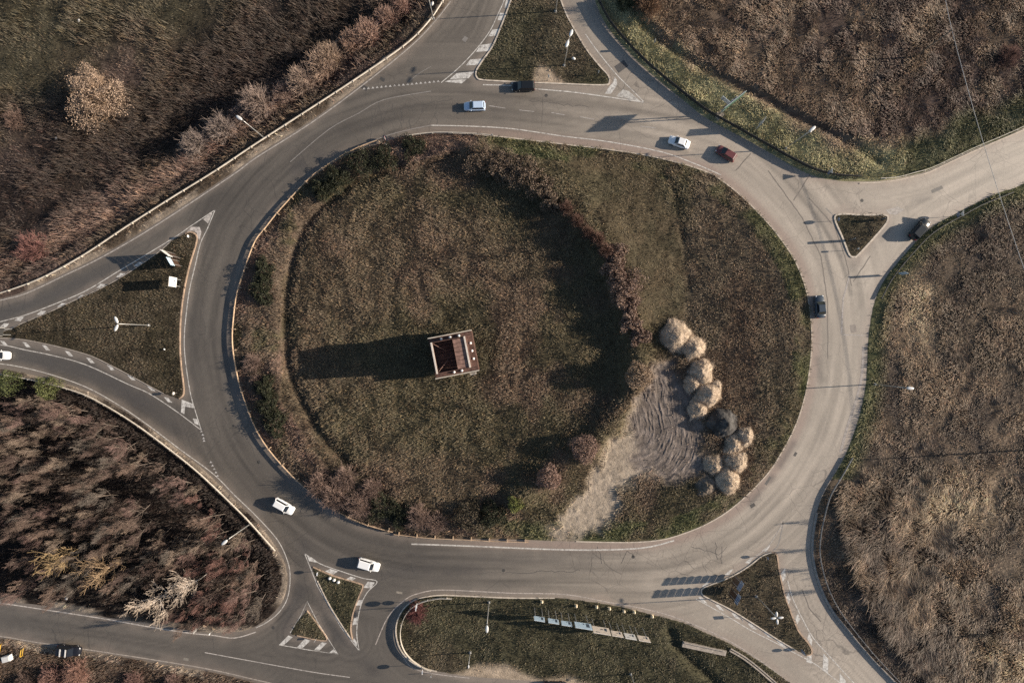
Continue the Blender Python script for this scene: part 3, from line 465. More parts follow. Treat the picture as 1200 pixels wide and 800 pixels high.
# verge grass along the fields
x, y = scatter(485000); s_ = glook(sd, x, y); zn = glook(zone, x, y); u = x/S+600; v = 400-y/S
FRONT = PA([(970,560),(985,600),(1002,660),(1018,705),(1042,745),(1080,790),(1120,830),(1300,1000),(1500,900),(1500,500),(1210,500),(1000,520)]); reedfront = inside(x, y, FRONT)
ver = ((zn == Z['C'])&(s_ < 8)&(u < 1070))|((zn == Z['C'])&(s_ < 8))|((zn == Z['D'])&(s_ < 3+4*vnoise(x, y, 6, 91))&(v < 560))|((zn == Z['D'])&(v >= 540)&~reedfront)|((zn == Z['A'])&((s_ < 5)|(RG.random(len(x)) < .45)))|((zn == Z['G'])&(s_ < 3))
ok = (s_ > EDGE_CLEAR)&ver&~(((zn == Z['A'])|(zn == Z['G']))&(s_ < 1.3)&(RG.random(len(x)) < .8)); x, y, zn, s_ = x[ok], y[ok], zn[ok], s_[ok]
c = ground_colour(x, y); hh = np.where(zn == Z['A'], .35, .30+.3*vnoise(x, y, 3, 92)); ag = fbm(x, y, 6, 93, 2)*4*np.pi
tag(blades('verge_grass', x, y, hh, ag, np.full(len(x), 1.0), np.full(len(x), .09), 3, jitter_col(c*1.25, len(x)), spread=.2, angj=.9), 'tufted grass on the road verges and banks', 'grass')
# tall dry reeds of the right hand fields
x, y = scatter(550000); s_ = glook(sd, x, y); zn = glook(zone, x, y); u = x/S+600; v = 400-y/S; rf = inside(x, y, FRONT)
path = (pl_dist(x, y, [(800,-10),(815,10),(840,20),(870,35),(900,45)]) < .5)|(pl_dist(x, y, [(955,-5),(963,20),(957,60),(957,85)]) < .45)|(pl_dist(x, y, [(985,25),(1003,50),(1003,75)]) < .4)
ok = (((zn == Z['C'])&(((s_ >= 7.6)&(u < 1070)&(glook(dc_d, x, y) > 1.0))|((u >= 1050)&(s_ > 4+3.5*vnoise(x, y, 5, 90)))))|((zn == Z['D'])&(s_ > 2.5)&((v < 545)|rf)))&~path
x, y, zn, s_, u, v, rf = x[ok], y[ok], zn[ok], s_[ok], u[ok], v[ok], rf[ok]
gap = fbm(x, y, 4, 94, 3); ok = RG.random(len(x)) < sstep(.22, .42, gap)*.8+.28; x, y, zn, s_, u, v, rf, gap = x[ok], y[ok], zn[ok], s_[ok], u[ok], v[ok], rf[ok], gap[ok]
c = ground_colour(x, y); hh = .28+.38*sstep(.35, .7, gap)+.22*(zn == Z['C'])+.5*np.exp(-(((u-1115)/45)**2+((v-590)/30)**2))+.5*sstep(1110,1190,u)*sstep(690,760,v); hh = np.where((zn == Z['D'])&rf, hh+1.75*sstep(530, 640, v)*sstep(1160, 1000, u), hh)
ag = 3.6+3.2*(fbm(x, y, 3.0, 95, 3)-.5)*2+1.2*(fbm(x, y, 20, 96, 2)-.5)
tag(blades('dry_reeds', x, y, hh, ag, np.full(len(x), 1.1), np.where(hh > 1.2, .055, .08), 3, jitter_col(c*1.3*(.65+.7*vnoise(x, y, 1.6, 87))[:,None], len(x)), spread=.22, angj=.4), 'tangled tall dry reeds bent over in the right fields', 'reeds')
# brambles of the top left field and the wood floor
x, y = scatter(195000); s_ = glook(sd, x, y); zn = glook(zone, x, y); u = x/S+600; v = 400-y/S
ok = ((zn == Z['A'])&(s_ > 3.2)&(RG.random(len(x)) < sstep(.30, .55, fbm(x, y, 8, 97)+.18*sstep(8.9, 5, s_)-.25*sstep(60,-60,(u-60)*.35+(v-90)))))|((zn == Z['G'])&(s_ > 2.2))|((zn == Z['L'])&(s_ > 2)&(u < 300))
x, y, zn, s_ = x[ok], y[ok], zn[ok], s_[ok]; c = ground_colour(x, y); hh = np.where(zn == Z['A'], .6+1.3*fbm(x, y, 5, 98)+.5*sstep(5, 7, s_)*sstep(8.9, 7.5, s_), .4+.5*fbm(x, y, 4, 99))
tag(blades('undergrowth', x, y, hh, 3.4+2.5*(fbm(x, y, 3, 88, 2)-.5)*2, np.full(len(x), .7), np.full(len(x), .08), 4, jitter_col(c*1.35, len(x)), spread=.3, angj=.9), 'brown brambles and dead weeds under the bushes and trees', 'undergrowth')

# ------------------------------------------------------------------ trees and bushes
def seg_mesh(segs, n):
    """tapered n-sided tubes for an array of segments [p0 p1 r0 r1]"""
    s = np.array(segs, float); p0, p1, r0, r1 = s[:,0:3], s[:,3:6], s[:,6], s[:,7]; t = p1-p0; t /= np.linalg.norm(t, axis=1)[:,None]+1e-9
    ref = np.where(np.abs(t[:,2:3]) < .9, np.array([[0,0,1.]]), np.array([[1.,0,0]])); a = np.cross(t, ref); a /= np.linalg.norm(a, axis=1)[:,None]; b = np.cross(t, a); V = []
    for p, r in ((p0,r0),(p1,r1)):
        for k in range(n): th = 2*math.pi*k/n; V.append(p+(a*math.cos(th)+b*math.sin(th))*r[:,None])
    V = np.stack(V, 1).reshape(-1,3); i = np.arange(len(s))[:,None]*2*n; F = []
    for k in range(n): F.append(i+[k, (k+1)%n, n+(k+1)%n, n+k])
    return V, np.concatenate(F, 0)
def grow(seed, ht, spread, lv=4, up=.35, first=.25, nch=(7,5,5,4), thick=.012, tw=.016):
    r = random.Random(seed); limbs = []; twigs = []
    def rec(p, d, L, rad, lev):
        n = 3 if lev < 2 else 2; q = p; dirs = []; pts = [p]
        for k in range(n):
            d = (d+Vector((r.gauss(0,.13), r.gauss(0,.13), r.gauss(0,.08)+(.06 if lev else 0)*up*2))).normalized(); e = q+d*L/n
            r0 = rad*(1-.55*k/n); r1 = rad*(1-.55*(k+1)/n); (limbs if lev < 2 else twigs).append((*q, *e, max(r0,tw), max(r1,tw))); q = e; pts.append(q); dirs.append(d)
        if lev >= lv-1: return
        m = nch[lev]
        for j in range(m):
            f = first+(1-first)*(j+r.random())/m if lev == 0 else .25+.75*(j+r.random())/m
            k = min(int(f*n), n-1); b = pts[k].lerp(pts[k+1], f*n-k); az_ = r.uniform(0, 2*math.pi); el = r.uniform(.1, .75)+up*f
            side = Vector((math.cos(az_)*math.cos(el), math.sin(az_)*math.cos(el), math.sin(el))); dd = (side*(1.0 if lev == 0 else .75)+dirs[k]*(.25 if lev == 0 else .55)).normalized()
            rec(b, dd, (spread if lev == 0 else L*.62)*r.uniform(.6, 1.15)*(1.15-.55*f if lev == 0 else 1), max(rad*.5*(1-.3*f), tw), lev+1)
    rec(Vector((0,0,-.2)), Vector((r.gauss(0,.05), r.gauss(0,.05), 1)), ht, ht*thick, 0); return limbs, twigs
def tree_meshes(name, seed, **k):
    l_, t_ = grow(seed, **k); a = np_mesh(name+' trunk', *seg_mesh(l_, 6), smooth_=True); b = np_mesh(name+' crown', *seg_mesh(t_, 3)); return a, b
_tm = {}
def tmat(rgb, nm):
    k = (nm,)+tuple(rgb)
    if k not in _tm: _tm[k] = mat(nm, rgb, .9, var=.35, scale=.7, spec=.1)
    return _tm[k]
def bare_tree(protos, u, v, scale, label, group, bark, twig, name='bare_tree', cat='tree', rz=None, zs=1.):
    tr_, cr = protos; r = empty(name, (*P(u,v), zat(u,v)), random.uniform(0, 6.28) if rz is None else rz); r.scale = (scale, scale, scale*zs); tag(r, label, cat, group)
    for nm, me_, mm in (('trunk', tr_, bark), ('crown', cr, twig)):
        o = link(nm, me_, None, r)
        if not me_.materials: me_.materials.append(mm)
        o.material_slots[0].link = 'OBJECT'; o.material_slots[0].material = mm
    return r
WOODP = [tree_meshes('wood tree', 100+k, ht=7.8, spread=2.5+.3*(k%3), lv=4, up=.8, first=.2, nch=(13,8,8,0), thick=.008, tw=.0105) for k in range(7)]
BROWNS = [(.130,.096,.080),(.105,.076,.066),(.16,.115,.094),(.155,.105,.094),(.125,.107,.093),(.19,.148,.118),(.165,.097,.084)]
GPOLY = [(-30,458),(50,462),(95,475),(130,492),(165,515),(200,542),(235,572),(270,602),(300,632),(312,655),(315,680),(312,700),(295,718),(260,726),(215,722),(170,714),(120,706),(80,700),(40,694),(-30,684)]
gp = np.array(GPOLY, float); pts_ = []
SPECIAL = [(98,638),(145,660),(204,684),(240,674),(190,690),(222,684)]
rr = random.Random(5)
for _ in range(9000):
    if len(pts_) >= 230: break
    u, v = rr.uniform(-25, 318), rr.uniform(455, 728)
    if not inside(np.array([u]), np.array([v]), gp)[0]: continue
    if any((u-a)**2+(v-b)**2 < 11.2**2 for a, b in pts_) or any((u-a)**2+(v-b)**2 < 17**2 for a, b in SPECIAL): continue
    if u < 215 and v > 686: continue
    if vnoise(np.array([u]), np.array([v]), 38., 7)[0] < (.33 if u < 190 else .18): continue
    pts_.append((u, v))
for u, v in pts_:
    k = rr.randrange(7); near = u > 225 and v > 585
    bc = BROWNS[6] if (near and rr.random() < .3) else BROWNS[rr.randrange(6)]
    sc_ = rr.uniform(.75, 1.12)*(.75 if v > 700 or (u-v*.9 > -330 and v < 600 and rr.random() < .5) else 1)
    bare_tree(WOODP[k], u, v, sc_, 'leafless brown tree crowded among others in the lower left wood', 'bare trees of the lower left wood', tmat((.19,.155,.13), 'wood bark'), tmat(tuple(k_*1.28 for k_ in bc), 'wood twigs'))
SPP = [tree_meshes('pale tree', 300+k, ht=8.2, spread=4.6, lv=4, up=.25, first=.35, nch=(11,7,6,0), thick=.016, tw=.024) for k in range(2)]
bare_tree(SPP[0], 98, 638, 1.0, 'golden bare tree with fanned limbs, the upper left of two golden ones', 'pale trees at the lower edge of the wood', tmat((.50,.36,.20),'gold bark'), tmat((.36,.26,.145),'gold twigs'))
bare_tree(SPP[1], 145, 660, 1.05, 'golden brown bare tree with a long pale trunk beside the white bare trees', 'pale trees at the lower edge of the wood', tmat((.52,.38,.24),'gold bark2'), tmat((.34,.24,.15),'gold twigs2'))
bare_tree(SPP[1], 204, 684, 1.08, 'white barked bare tree with the widest bleached branches by the lower road', 'pale trees at the lower edge of the wood', tmat((.62,.55,.48),'white bark'), tmat((.52,.43,.35),'white twigs'), rz=2.1)
bare_tree(SPP[0], 240, 674, .98, 'smaller white barked bare tree just right of the wider white one', 'pale trees at the lower edge of the wood', tmat((.64,.57,.50),'white bark2'), tmat((.48,.40,.33),'white twigs2'), rz=4.)
# bushes: many stems from the ground
def bush_mesh(seed, R_=2.5, Ht=2.9, ns=150, lv=2, tw=.019):
    r = random.Random(seed); segs = []
    def rec(p, d, L, lev):
        d2 = (d+Vector((r.gauss(0,.12), r.gauss(0,.12), r.gauss(0,.1)))).normalized(); m = p+d*L*.5; e = m+d2*L*.5; w = tw*(1.7-.5*lev); segs.append((*p, *m, w, w*.8)); segs.append((*m, *e, w*.8, w*.5))
        if lev < lv:
            for k in range(4): f = r.uniform(.3, 1); b = p+(e-p)*f; dd = (d2+Vector((r.gauss(0,.5), r.gauss(0,.5), r.gauss(0,.4)))).normalized(); rec(b, dd, L*r.uniform(.35,.55), lev+1)
    for k in range(ns):
        a = r.uniform(0, 6.283); el = r.uniform(.25, 1.45); d = Vector((math.cos(a)*math.cos(el)*R_, math.sin(a)*math.cos(el)*R_, math.sin(el)*Ht)); L = d.length*r.uniform(.55,.8); b = Vector((math.cos(a)*r.random()*R_*.25, math.sin(a)*r.random()*R_*.25, -.1)); rec(b, d.normalized(), L, 0)
    return np_mesh('bush', *seg_mesh(segs, 3))
def leafy_mesh(seed, R_, Ht, n, leaf, c1, c2, lump=.25, droop=0., stem=True):
    """leaf faces through a lumpy crown volume, base on the ground"""
    g = np.random.default_rng(seed); a = g.uniform(0, 2*np.pi, n); ct = g.uniform(-.15, 1, n); st = np.sqrt(1-np.clip(ct,-1,1)**2); rad = g.uniform(.45, 1, n)**.5
    lob = 1+lump*np.sin(a*3+seed)*st+lump*.8*np.sin(a*5+ct*6+seed*2)+lump*.6*(g.random(n)-.5); rad = rad*lob
    cen = np.stack([np.cos(a)*st*rad*R_, np.sin(a)*st*rad*R_, np.clip(ct, -.1, 1)*rad*Ht*.92+.1*Ht], 1)
    d1 = g.normal(size=(n,3)); d1[:,2] -= droop; d1 /= np.linalg.norm(d1, axis=1)[:,None]; d2 = np.cross(d1, g.normal(size=(n,3))); d2 /= np.linalg.norm(d2, axis=1)[:,None]; L_ = leaf*g.uniform(.6,1.5,(n,1))
    V = np.stack([cen-d1*L_*.5, cen+d2*L_*.28, cen+d1*L_*.5, cen-d2*L_*.28], 1).reshape(-1,3); F = np.arange(n*4).reshape(-1,4)
    t = g.random((n,1)); C = (np.array(c1)*(1-t)+np.array(c2)*t)*g.uniform(.7,1.3,(n,1)); return np_mesh('bush', V, F, np.repeat(C, 4, 0))
BUSHP = [bush_mesh(500+k) for k in range(4)]
_used = set()
def bare_bush(u, v, rpx, label, group, rgb, hs=1., k=None):
    k = random.randrange(4) if k is None else k; me_ = BUSHP[k]; m_ = tmat(rgb, 'bush twigs'); o = bpy.data.objects.new('bare_bush', me_); COL.objects.link(o)
    if not me_.materials: me_.materials.append(m_)
    o.material_slots[0].link = 'OBJECT'; o.material_slots[0].material = m_; s__ = rpx*S/2.3; o.location = (*P(u,v), zat(u,v)-.05); o.scale = (s__, s__, s__*hs); o.rotation_euler = (0,0,random.uniform(0,6.28)); return tag(o, label, 'bush', group)
def leafy(u, v, rpx, Ht, label, group, c1, c2, n=2600, leaf=.22, name='evergreen_bush', stretch=1., rz=0., lump=.2, cat='bush'):
    me_ = leafy_mesh(int(u*7+v), rpx*S, Ht, n, leaf, c1, c2, lump); o = link(name, me_, M['veg']); o.location = (*P(u,v), zat(u,v)-.05); o.scale = (1, stretch, 1); o.rotation_euler = (0,0,rz); return tag(o, label, cat, group)
ORD = ['first','second','third','fourth','fifth','sixth','seventh','eighth','ninth','tenth','eleventh','twelfth','thirteenth','fourteenth']
GREYB = (.25,.19,.155)
for k, (u, v, r_, cr_) in enumerate([(226,166,17,(.21,.17,.15)),(258,148,18,(.21,.17,.15)),(278,134,13,(.20,.15,.13)),(301,121,22,(.22,.17,.145)),(330,108,14,(.22,.16,.135)),(352,94,19,GREYB),(376,76,19,(.28,.205,.16)),(385,62,16,(.28,.21,.16)),(410,46,15,(.29,.20,.155)),(430,36,18,(.32,.22,.175)),(452,18,15,(.27,.185,.15)),(470,4,13,(.26,.17,.14))]):
    bare_bush(u, v, r_, f'leafless bush, {ORD[k]} from the left in the row above the top left rail', 'bare bushes above the top left guard rail', tuple(min(c_*1.5,.6) for c_ in cr_), 1.25)
bare_bush(34, 290, 19, 'reddish leafless bush near the left edge above the west road', None, (.24,.125,.11), .9); bare_bush(4, 135, 13, 'small brown bush cut by the left edge beside the straw coloured tree shadow', None, (.22,.15,.12), .8)
rt = empty('round_tree', (*P(107,111), zat(107,111)-.05)); tag(rt, 'big round straw coloured tree casting a dark shadow in the top left field', 'tree'); link('crown', leafy_mesh(77, 32*S, 5.4, 13000, .24, (.43,.32,.235), (.20,.14,.105), .26, .3), M['veg'], rt)
bm_ = link('branches', bush_mesh(561, 5.0, 5.6, 130, 2, .03), tmat((.34,.24,.165), 'straw branches'), rt)
leafy(17, 448, 14, 3.0, 'round green bush at the wood edge, the one nearer the left picture edge', 'green bushes at the top of the wood', (.10,.115,.04), (.05,.06,.03)); leafy(61, 453, 13, 3.2, 'round green bush at the wood edge beside the cream guard rail, right of another', 'green bushes at the top of the wood', (.12,.13,.045), (.06,.07,.03))
DG = ((.044,.047,.024), (.017,.020,.012))
for u, v, r_, st_, hh_, lb in [(313,318,11,1.2,2.6,'dark evergreen bush by the ochre rail, upper of a close pair'),(311,341,12,1.3,2.6,'dark evergreen bush by the ochre rail, lower of a close pair'),(314,452,10,1.2,2.6,'dark evergreen bush, top one of the column beside the lower ochre rail'),(318,474,12,1.2,2.8,'dark evergreen bush in the middle of the column beside the lower ochre rail'),(325,495,12,1.2,2.6,'dark evergreen bush, bottom one of the column beside the lower ochre rail'),(423,192,15,1.,2.4,'dark green bush just below the small round signs on the island rim'),(398,212,13,1.,2.2,'green bush beside the ochre rail at the upper left of the island'),(380,224,11,1.,2.,'low green bush lowest in the chain at the upper left of the island'),(452,188,13,1.,2.,'dark bush right of the round signs at the island top left'),(485,175,13,1.,1.8,'low dark green bush under the top pale rail of the island'),(448,592,16,1.,2.2,'dark green bush left of its neighbour at the island bottom left rim'),(470,600,14,1.,2.2,'dark green bush right of its neighbour at the island bottom left rim')]:
    leafy(u, v, r_*1.1, hh_*.72, lb, 'evergreen bushes on the central island', *DG, stretch=st_, n=4200, leaf=.2, lump=.28)
leafy(550,602,19,3.0,'bushy dark shrub casting a long shadow near the island bottom','evergreen bushes on the central island',(.11,.082,.056),(.045,.042,.026), n=4000); leafy(577,600,16,2.4,'dark green shrub between a brown one and a yellow green one at the island bottom','evergreen bushes on the central island',*DG, n=4000); leafy(604,586,9,2.4,'small yellow green shrub at the island bottom beside the dirt track',None,(.16,.17,.045),(.08,.09,.03),1600,.2)
RED = ((.33,.22,.175), (.17,.11,.088))
for u, v, r_, hh_, lb in [(742,438,15,2.6,'straw brown round shrub beside the dirt track end of the bank'),(683,522,17,2.6,'reddish round shrub above the dirt track, larger of two'),(642,555,14,2.4,'reddish round shrub left of the dirt track, smaller of two')]: leafy(u, v, r_, hh_, lb, 'round shrubs along the earth bank', *(((.36,.265,.185),(.19,.135,.095)) if u > 700 else RED), n=4500, leaf=.2, name='round_shrub', lump=.12)
for k, (u, v, r_) in enumerate([(716,300,11),(721,315,11),(726,330,12),(730,345,12),(734,360,11),(738,375,10),(745,391,8)]): leafy(u+random.uniform(-5,3), v+random.uniform(-4,4), r_*random.uniform(.9,1.6), [1.2,2.1,1.5,2.4,1.3,1.9,1.2][k], f'reddish brown shrub on the bank crest, {ORD[k]} from the top of the row', 'shrubs along the crest of the earth bank', (.32,.22,.17), (.13,.088,.068), 4600, .24, 'crest_shrub', lump=.35)
for k, (u, v, r_) in enumerate([(568,190,13),(585,196,13),(602,204,13),(618,214,13),(634,226,12),(648,238,10)]): leafy(u+random.uniform(-4,4), v+random.uniform(-4,4), r_*random.uniform(.95,1.5), [1.4,2.3,1.7,2.5,1.8,2.2][k], f'brown shrub on the upper bank, {ORD[k]} from the left under the top road', 'shrubs along the upper earth bank', (.25,.18,.135), (.08,.065,.044), 4400, .22, 'bank_shrub', lump=.35)
for k, (u, v) in enumerate([(662,248),(674,262),(686,276),(698,284),(706,296)]): bare_bush(u, v, 9, f'thin bare shrub on the bank crest, {ORD[k]} in the run above the reddish shrubs', 'thin shrubs on the bank crest', (.20,.125,.10), 1.5)
for k, (u, v, r_) in enumerate([(299,424,11),(303,445,8),(376,566,16),(395,580,17),(406,558,15),(422,590,16),(436,572,15),(492,603,16),(512,610,13)]): bare_bush(u, v, r_, f'pinkish brown leafless bush inside the ochre rail, {ORD[k]} going down the west rim', 'leafless bushes inside the ochre rail', (.25,.178,.148), .85)
bare_bush(489, 717, 13, 'dark red bush on the rounded nose of the lower grass strip', None, (.19,.085,.08), .6)
bare_bush(758, 14, 17, 'large brown bush at the top edge by the upper right road', None, (.24,.155,.105), 1.1); leafy(732, 4, 12, 2.2, 'dark green bush at the top edge beside the upper right road', None, (.07,.075,.035), (.035,.04,.022))
for k, (u, v, r_, c_) in enumerate([(66,790,15,(.30,.18,.15)),(95,785,17,(.33,.20,.16)),(35,798,14,(.17,.12,.10)),(160,795,12,(.24,.15,.13)),(205,799,12,(.22,.15,.13))]): bare_bush(u, v, r_, f'pinkish leafless bush, {["second","third","first","fourth","fifth"][k]} from the left along the bottom left edge', 'leafless bushes at the bottom left edge', c_, .9)
for k, (u, v, h_) in enumerate([(992,640,.62),(1001,665,.7),(1010,690,.62),(985,612,.5)]): bare_tree(WOODP[k], u, v, h_, f'slim leafless tree at the reed edge, {["second","third","fourth","first"][k]} from the top beside the lower right road', 'slim trees at the reed edge', tmat((.15,.12,.10),'wood bark3'), tmat((.16,.12,.09),'edge twigs'))
bare_tree(WOODP[2], 772, 6, .75, 'bare tree with a pale broken trunk at the top edge of the right field', None, tmat((.30,.24,.19),'wood bark4'), tmat((.21,.14,.10),'top twigs')); bare_tree(WOODP[4], 1182, 735, .55, 'leafless pinkish tree in the reeds near the right edge', None, tmat((.3,.2,.17),'wood bark5'), tmat((.30,.2,.16),'pink twigs'))
bare_bush(1176, 70, 15, 'reddish bush in the reeds near the upper right edge', None, (.17,.105,.09), .7)

# ------------------------------------------------------------------ spoil heaps on the central island
def heap(u, v, rpx, hf, label, c1, c2, seed):
    R_ = rpx*S; n = 46; t = np.linspace(-1.15, 1.15, n); X, Y = np.meshgrid(t, t); g = np.random.default_rng(seed)
    r = np.sqrt(X**2+Y**2)*(1+.34*(fbm(X*3+seed, Y*3, 2.2, seed%50, 3)-.5)*2); zz = np.clip(1-r**1.25, -.3, 1)*R_*hf
    zz += (fbm(X+seed, Y, .35, seed%40+3, 3)-.5)*.8*np.clip(1.15-r, 0, .7)+(fbm(X+seed, Y, .14, seed%40+9, 2)-.5)*.7*np.clip(1.15-r, 0, .5)+(g.random(X.shape)-.5)*.2*np.clip(1.2-r, 0, 1)
    i = np.arange(n*n).reshape(n, n); q_ = np.stack([i[:-1,:-1], i[:-1,1:], i[1:,1:], i[1:,:-1]], -1).reshape(-1,4); rm = r.ravel()[q_].max(1) < 1.16; q_ = q_[rm]; us = np.unique(q_); mp = np.zeros(n*n, int); mp[us] = np.arange(len(us))
    k = fbm(X*2+seed, Y*2, .5, seed%30+7, 3).ravel()[:,None]; kk = sstep(.35, .65, k); c = np.array(c1)*(1-kk)+np.array(c2)*kk
    V = np.stack([X.ravel()*R_, Y.ravel()*R_, zz.ravel()], 1)[us]; Fq = mp[q_]; Cv = c[us]
    nf = int(2600*(rpx/15)**2) if c1[0] > .25 else 250; pk = g.integers(0, len(V), nf); b0 = V[pk]+g.normal(0, .08, (nf,3)); out = b0-np.array([0,0,-.3]); out[:,2] = R_*.5; out /= np.linalg.norm(out, axis=1)[:,None]
    d1 = out+g.normal(0, .33, (nf,3)); d1 /= np.linalg.norm(d1, axis=1)[:,None]; d2 = np.cross(d1, g.normal(size=(nf,3))); d2 /= np.linalg.norm(d2, axis=1)[:,None]; LL = g.uniform(.15, .45, (nf,1)); wq = g.uniform(.009, .022, (nf,1))
    VF = np.stack([b0-d2*wq, b0+d2*wq, b0+d1*LL+d2*wq*.4, b0+d1*LL-d2*wq*.4], 1).reshape(-1,3); FF = np.arange(nf*4).reshape(-1,4)+len(V); CF = np.repeat(Cv[pk]*g.uniform(.75, 1.3, (nf,1)), 4, 0)
    o = link('spoil_heap', np_mesh('spoil_heap', np.vstack([V, VF]), np.vstack([Fq, FF]), np.vstack([Cv, CF]), False), M['heap']); o.location = (*P(u,v), zat(u,v)-.05); return tag(o, label, 'heap', 'spoil heaps beside the dirt track')
LT = ((.52,.42,.32), (.42,.335,.25)); DK = ((.05,.047,.045), (.10,.095,.09))
for k, (u, v, r_, hf, lb, cc) in enumerate([(789,395,20,.82,'large pale straw coloured heap at the top end of the row of spoil heaps',LT),(811,407,17,.8,'pale straw coloured heap second from the top, just right of the topmost one',LT),(819,435,16,.75,'pale straw coloured heap bulging to the right, third down the row',LT),(810,449,12,.7,'small pale straw coloured heap tucked left below the third big one',LT),(828,461,17,.8,'rounded pale straw coloured heap just above the dark grey heap',LT),(817,478,13,.7,'lower pale straw coloured heap left of the dark grey heap top',LT),(846,494,19,.95,'dark grey gravel heap amid the pale heaps',DK),(872,511,12,.8,'pale straw coloured heap standing furthest right, beside the green grass',LT),(858,520,13,.7,'pale straw coloured heap directly below the dark grey heap',LT),(860,541,14,.75,'pale straw coloured heap second from the bottom right end',LT),(851,561,16,.75,'pale straw coloured heap at the bottom right end of the row',LT),(836,545,12,.6,'small heap in the shade left of the bottom pale heaps',LT),(827,568,12,.6,'low heap at the bottom left end of the row',((.22,.18,.145),(.15,.125,.10)))]): heap(u, v, r_, hf, lb, *cc, 60+k*7)

# ------------------------------------------------------------------ wooden tower
def tower():
    u, v = 534.5, 414.5; r = empty('wooden_tower', (*P(u,v), zat(u,v)-.1), math.radians(11)); r.scale = (1,1,.83); tag(r, 'square brown plank tower with white beams standing on the central island', 'tower')
    for sx in (-1,1):
        for sy in (-1,1): b = MB(); b.box(sx*3.0-.16, sx*3.0+.16, sy*2.75-.16, sy*2.75+.16, -.3, 2.2); b.build('leg', M['wood'], r)
    # lower gallery box
    W, D = 4.1, 3.75; b = MB()
    for k in range(11):
        z0 = 1.9+k*.36; j = (k%2)*.03
        for s_ in (-1,1):
            b.box(-W, W, s_*D-.05-j, s_*D+.05+j, z0, z0+.31); b.box(s_*W-.05-j, s_*W+.05+j, -D+.1, D-.1, z0, z0+.31)
    b.build('gallery_wall', M['wood'], r)
    b = MB()
    for k in range(14): b.box(-W+.1, W-.1, -D+.1+k*(2*D-.2)/14, -D+.1+(k+1)*(2*D-.2)/14-.05, 5.72, 5.80+.01*(k%3))
    b.build('gallery_roof', M['wood'], r)
    b = MB()
    for s_ in (-1,1): b.box(-W-.15, W+.15, s_*(D+.14)-.1, s_*(D+.14)+.1, 5.7, 5.92)
    b.build('edge_beam', M['cream'], r)
    w, d = 3.05, 2.85; b = MB()
    for k in range(17):
        z0 = 5.86+k*.36; j = (k%2)*.02
        for s_ in (-1,1):
            b.box(-w, w, s_*d-.05-j, s_*d+.05+j, z0, z0+.32); b.box(s_*w-.05-j, s_*w+.05+j, -d+.1, d-.1, z0, z0+.32)
    b.build('shaft_wall', M['wood'], r)
    b = MB()
    for k in range(7): b.box(.8, w-.08, -d+.12+k*(2*d-.24)/7, -d+.12+(k+1)*(2*d-.24)/7-.06, 11.9, 11.96+.012*(k%2))
    b.build('top_floor', M['deck'], r); b = MB()
    for k in range(8): b.box(-w+.12, .4, -d+.12+k*(2*d-.24)/8, -d+.12+(k+1)*(2*d-.24)/8-.06, 8.6, 8.66+.012*(k%2))
    b.build('middle_floor', M['wood'], r)
    for s_ in (-1,1): b = MB(); b.box(s_*w-.14, s_*w+.14, -d-.05, d+.05, 11.99, 12.25); b.build('white_beam', M['beam'], r)
    for a, c in (((-w+.2,-d+.2),(-.6,-.5)),((-w+.2,d-.2),(-.8,.8))): b = MB(); b.tube([(a[0],a[1],11.7),(c[0],c[1],9.4)], .06, 6); b.build('brace', M['deck'], r)
    first = None
    for x_, y_ in [(-1.7,3.3),(0,3.3),(1.7,3.3),(3.6,1.5),(3.6,0),(3.6,-1.5),(-.5,-3.3),(1.0,-3.3),(-3.6,-.4),(-3.6,-1.9)]:
        if first is None:
            b = MB(); b.ell((0,0,.3), (.26,.26,.26)); b.tube([(0,0,0),(0,0,.12)], .08, 8); first = c = b.build('globe_light', M['bulb'], r)
        else: c = first.copy(); COL.objects.link(c); c.parent = r
        c.location = (x_, y_, 5.83)
    b = MB(); b.box(2.0, 3.3, -4.75, -4.25, .1, .5); b.build('step', M['beam'], r)
tower()

# ------------------------------------------------------------------ street lamps and poles
def lamp(u, v, label, ht=9.1, heads=(0.,), arm=.9, hs=1.):
    r = empty('street_lamp', (*P(u,v), max(zat(u,v), 0)-.05)); tag(r, label, 'street lamp', 'street lamps round the junction')
    b = MB(); b.tube([(0,0,0),(0,0,ht*.5),(0,0,ht)], [.11,.09,.06], 10); b.build('pole', M['steel'], r); b = MB(); b.tube([(0,0,0),(0,0,.5)], [.2,.17], 10); b.box(-.25,.25,-.25,.25,-.1,.08); b.build('base', M['steel'], r)
    for a in heads:
        c_, s_ = math.cos(a), math.sin(a); b = MB(); b.tube([(0,0,ht-.1),(c_*arm*.5,s_*arm*.5,ht+.15),(c_*arm,s_*arm,ht+.2)], [.05,.045,.04], 6); b.build('arm', M['steel'], r)
        b = MB(); b.ell((c_*(arm+.55*hs), s_*(arm+.55*hs), ht+.2), (.72*hs,.30*hs,.13), Matrix.Rotation(a, 3, 'Z')); b.build('lamp_head', M['lamp'], r)
    return r
lamp(175, 381, 'double headed street lamp on the dark west island below the white board', heads=(math.radians(115), math.radians(245)), arm=.25)
lamp(310, 162, 'single headed street lamp behind the top left guard rail among bare bushes', heads=(math.radians(145),), arm=.4)
lamp(508, 22, 'street lamp behind the guard rail near the top edge', heads=(math.radians(110),), arm=.4, ht=7.3)
lamp(661, 77, 'tall double headed street lamp on the top grass island', ht=10.4, heads=(math.radians(70), math.radians(250)), arm=.5)
lamp(651, 14, 'street lamp at the top end of the top grass island', heads=(math.radians(80),), arm=.3)
lamp(1025, 450, 'street lamp in the right field with its shadow across the east road', heads=(math.radians(-5),), arm=.3)
lamp(294, 613, 'street lamp beside the cream rail at the right tip of the wood', heads=(math.radians(220),), arm=.4)
lamp(573, 705, 'street lamp near the top edge of the lower grass strip', heads=(math.radians(270),), arm=.3)
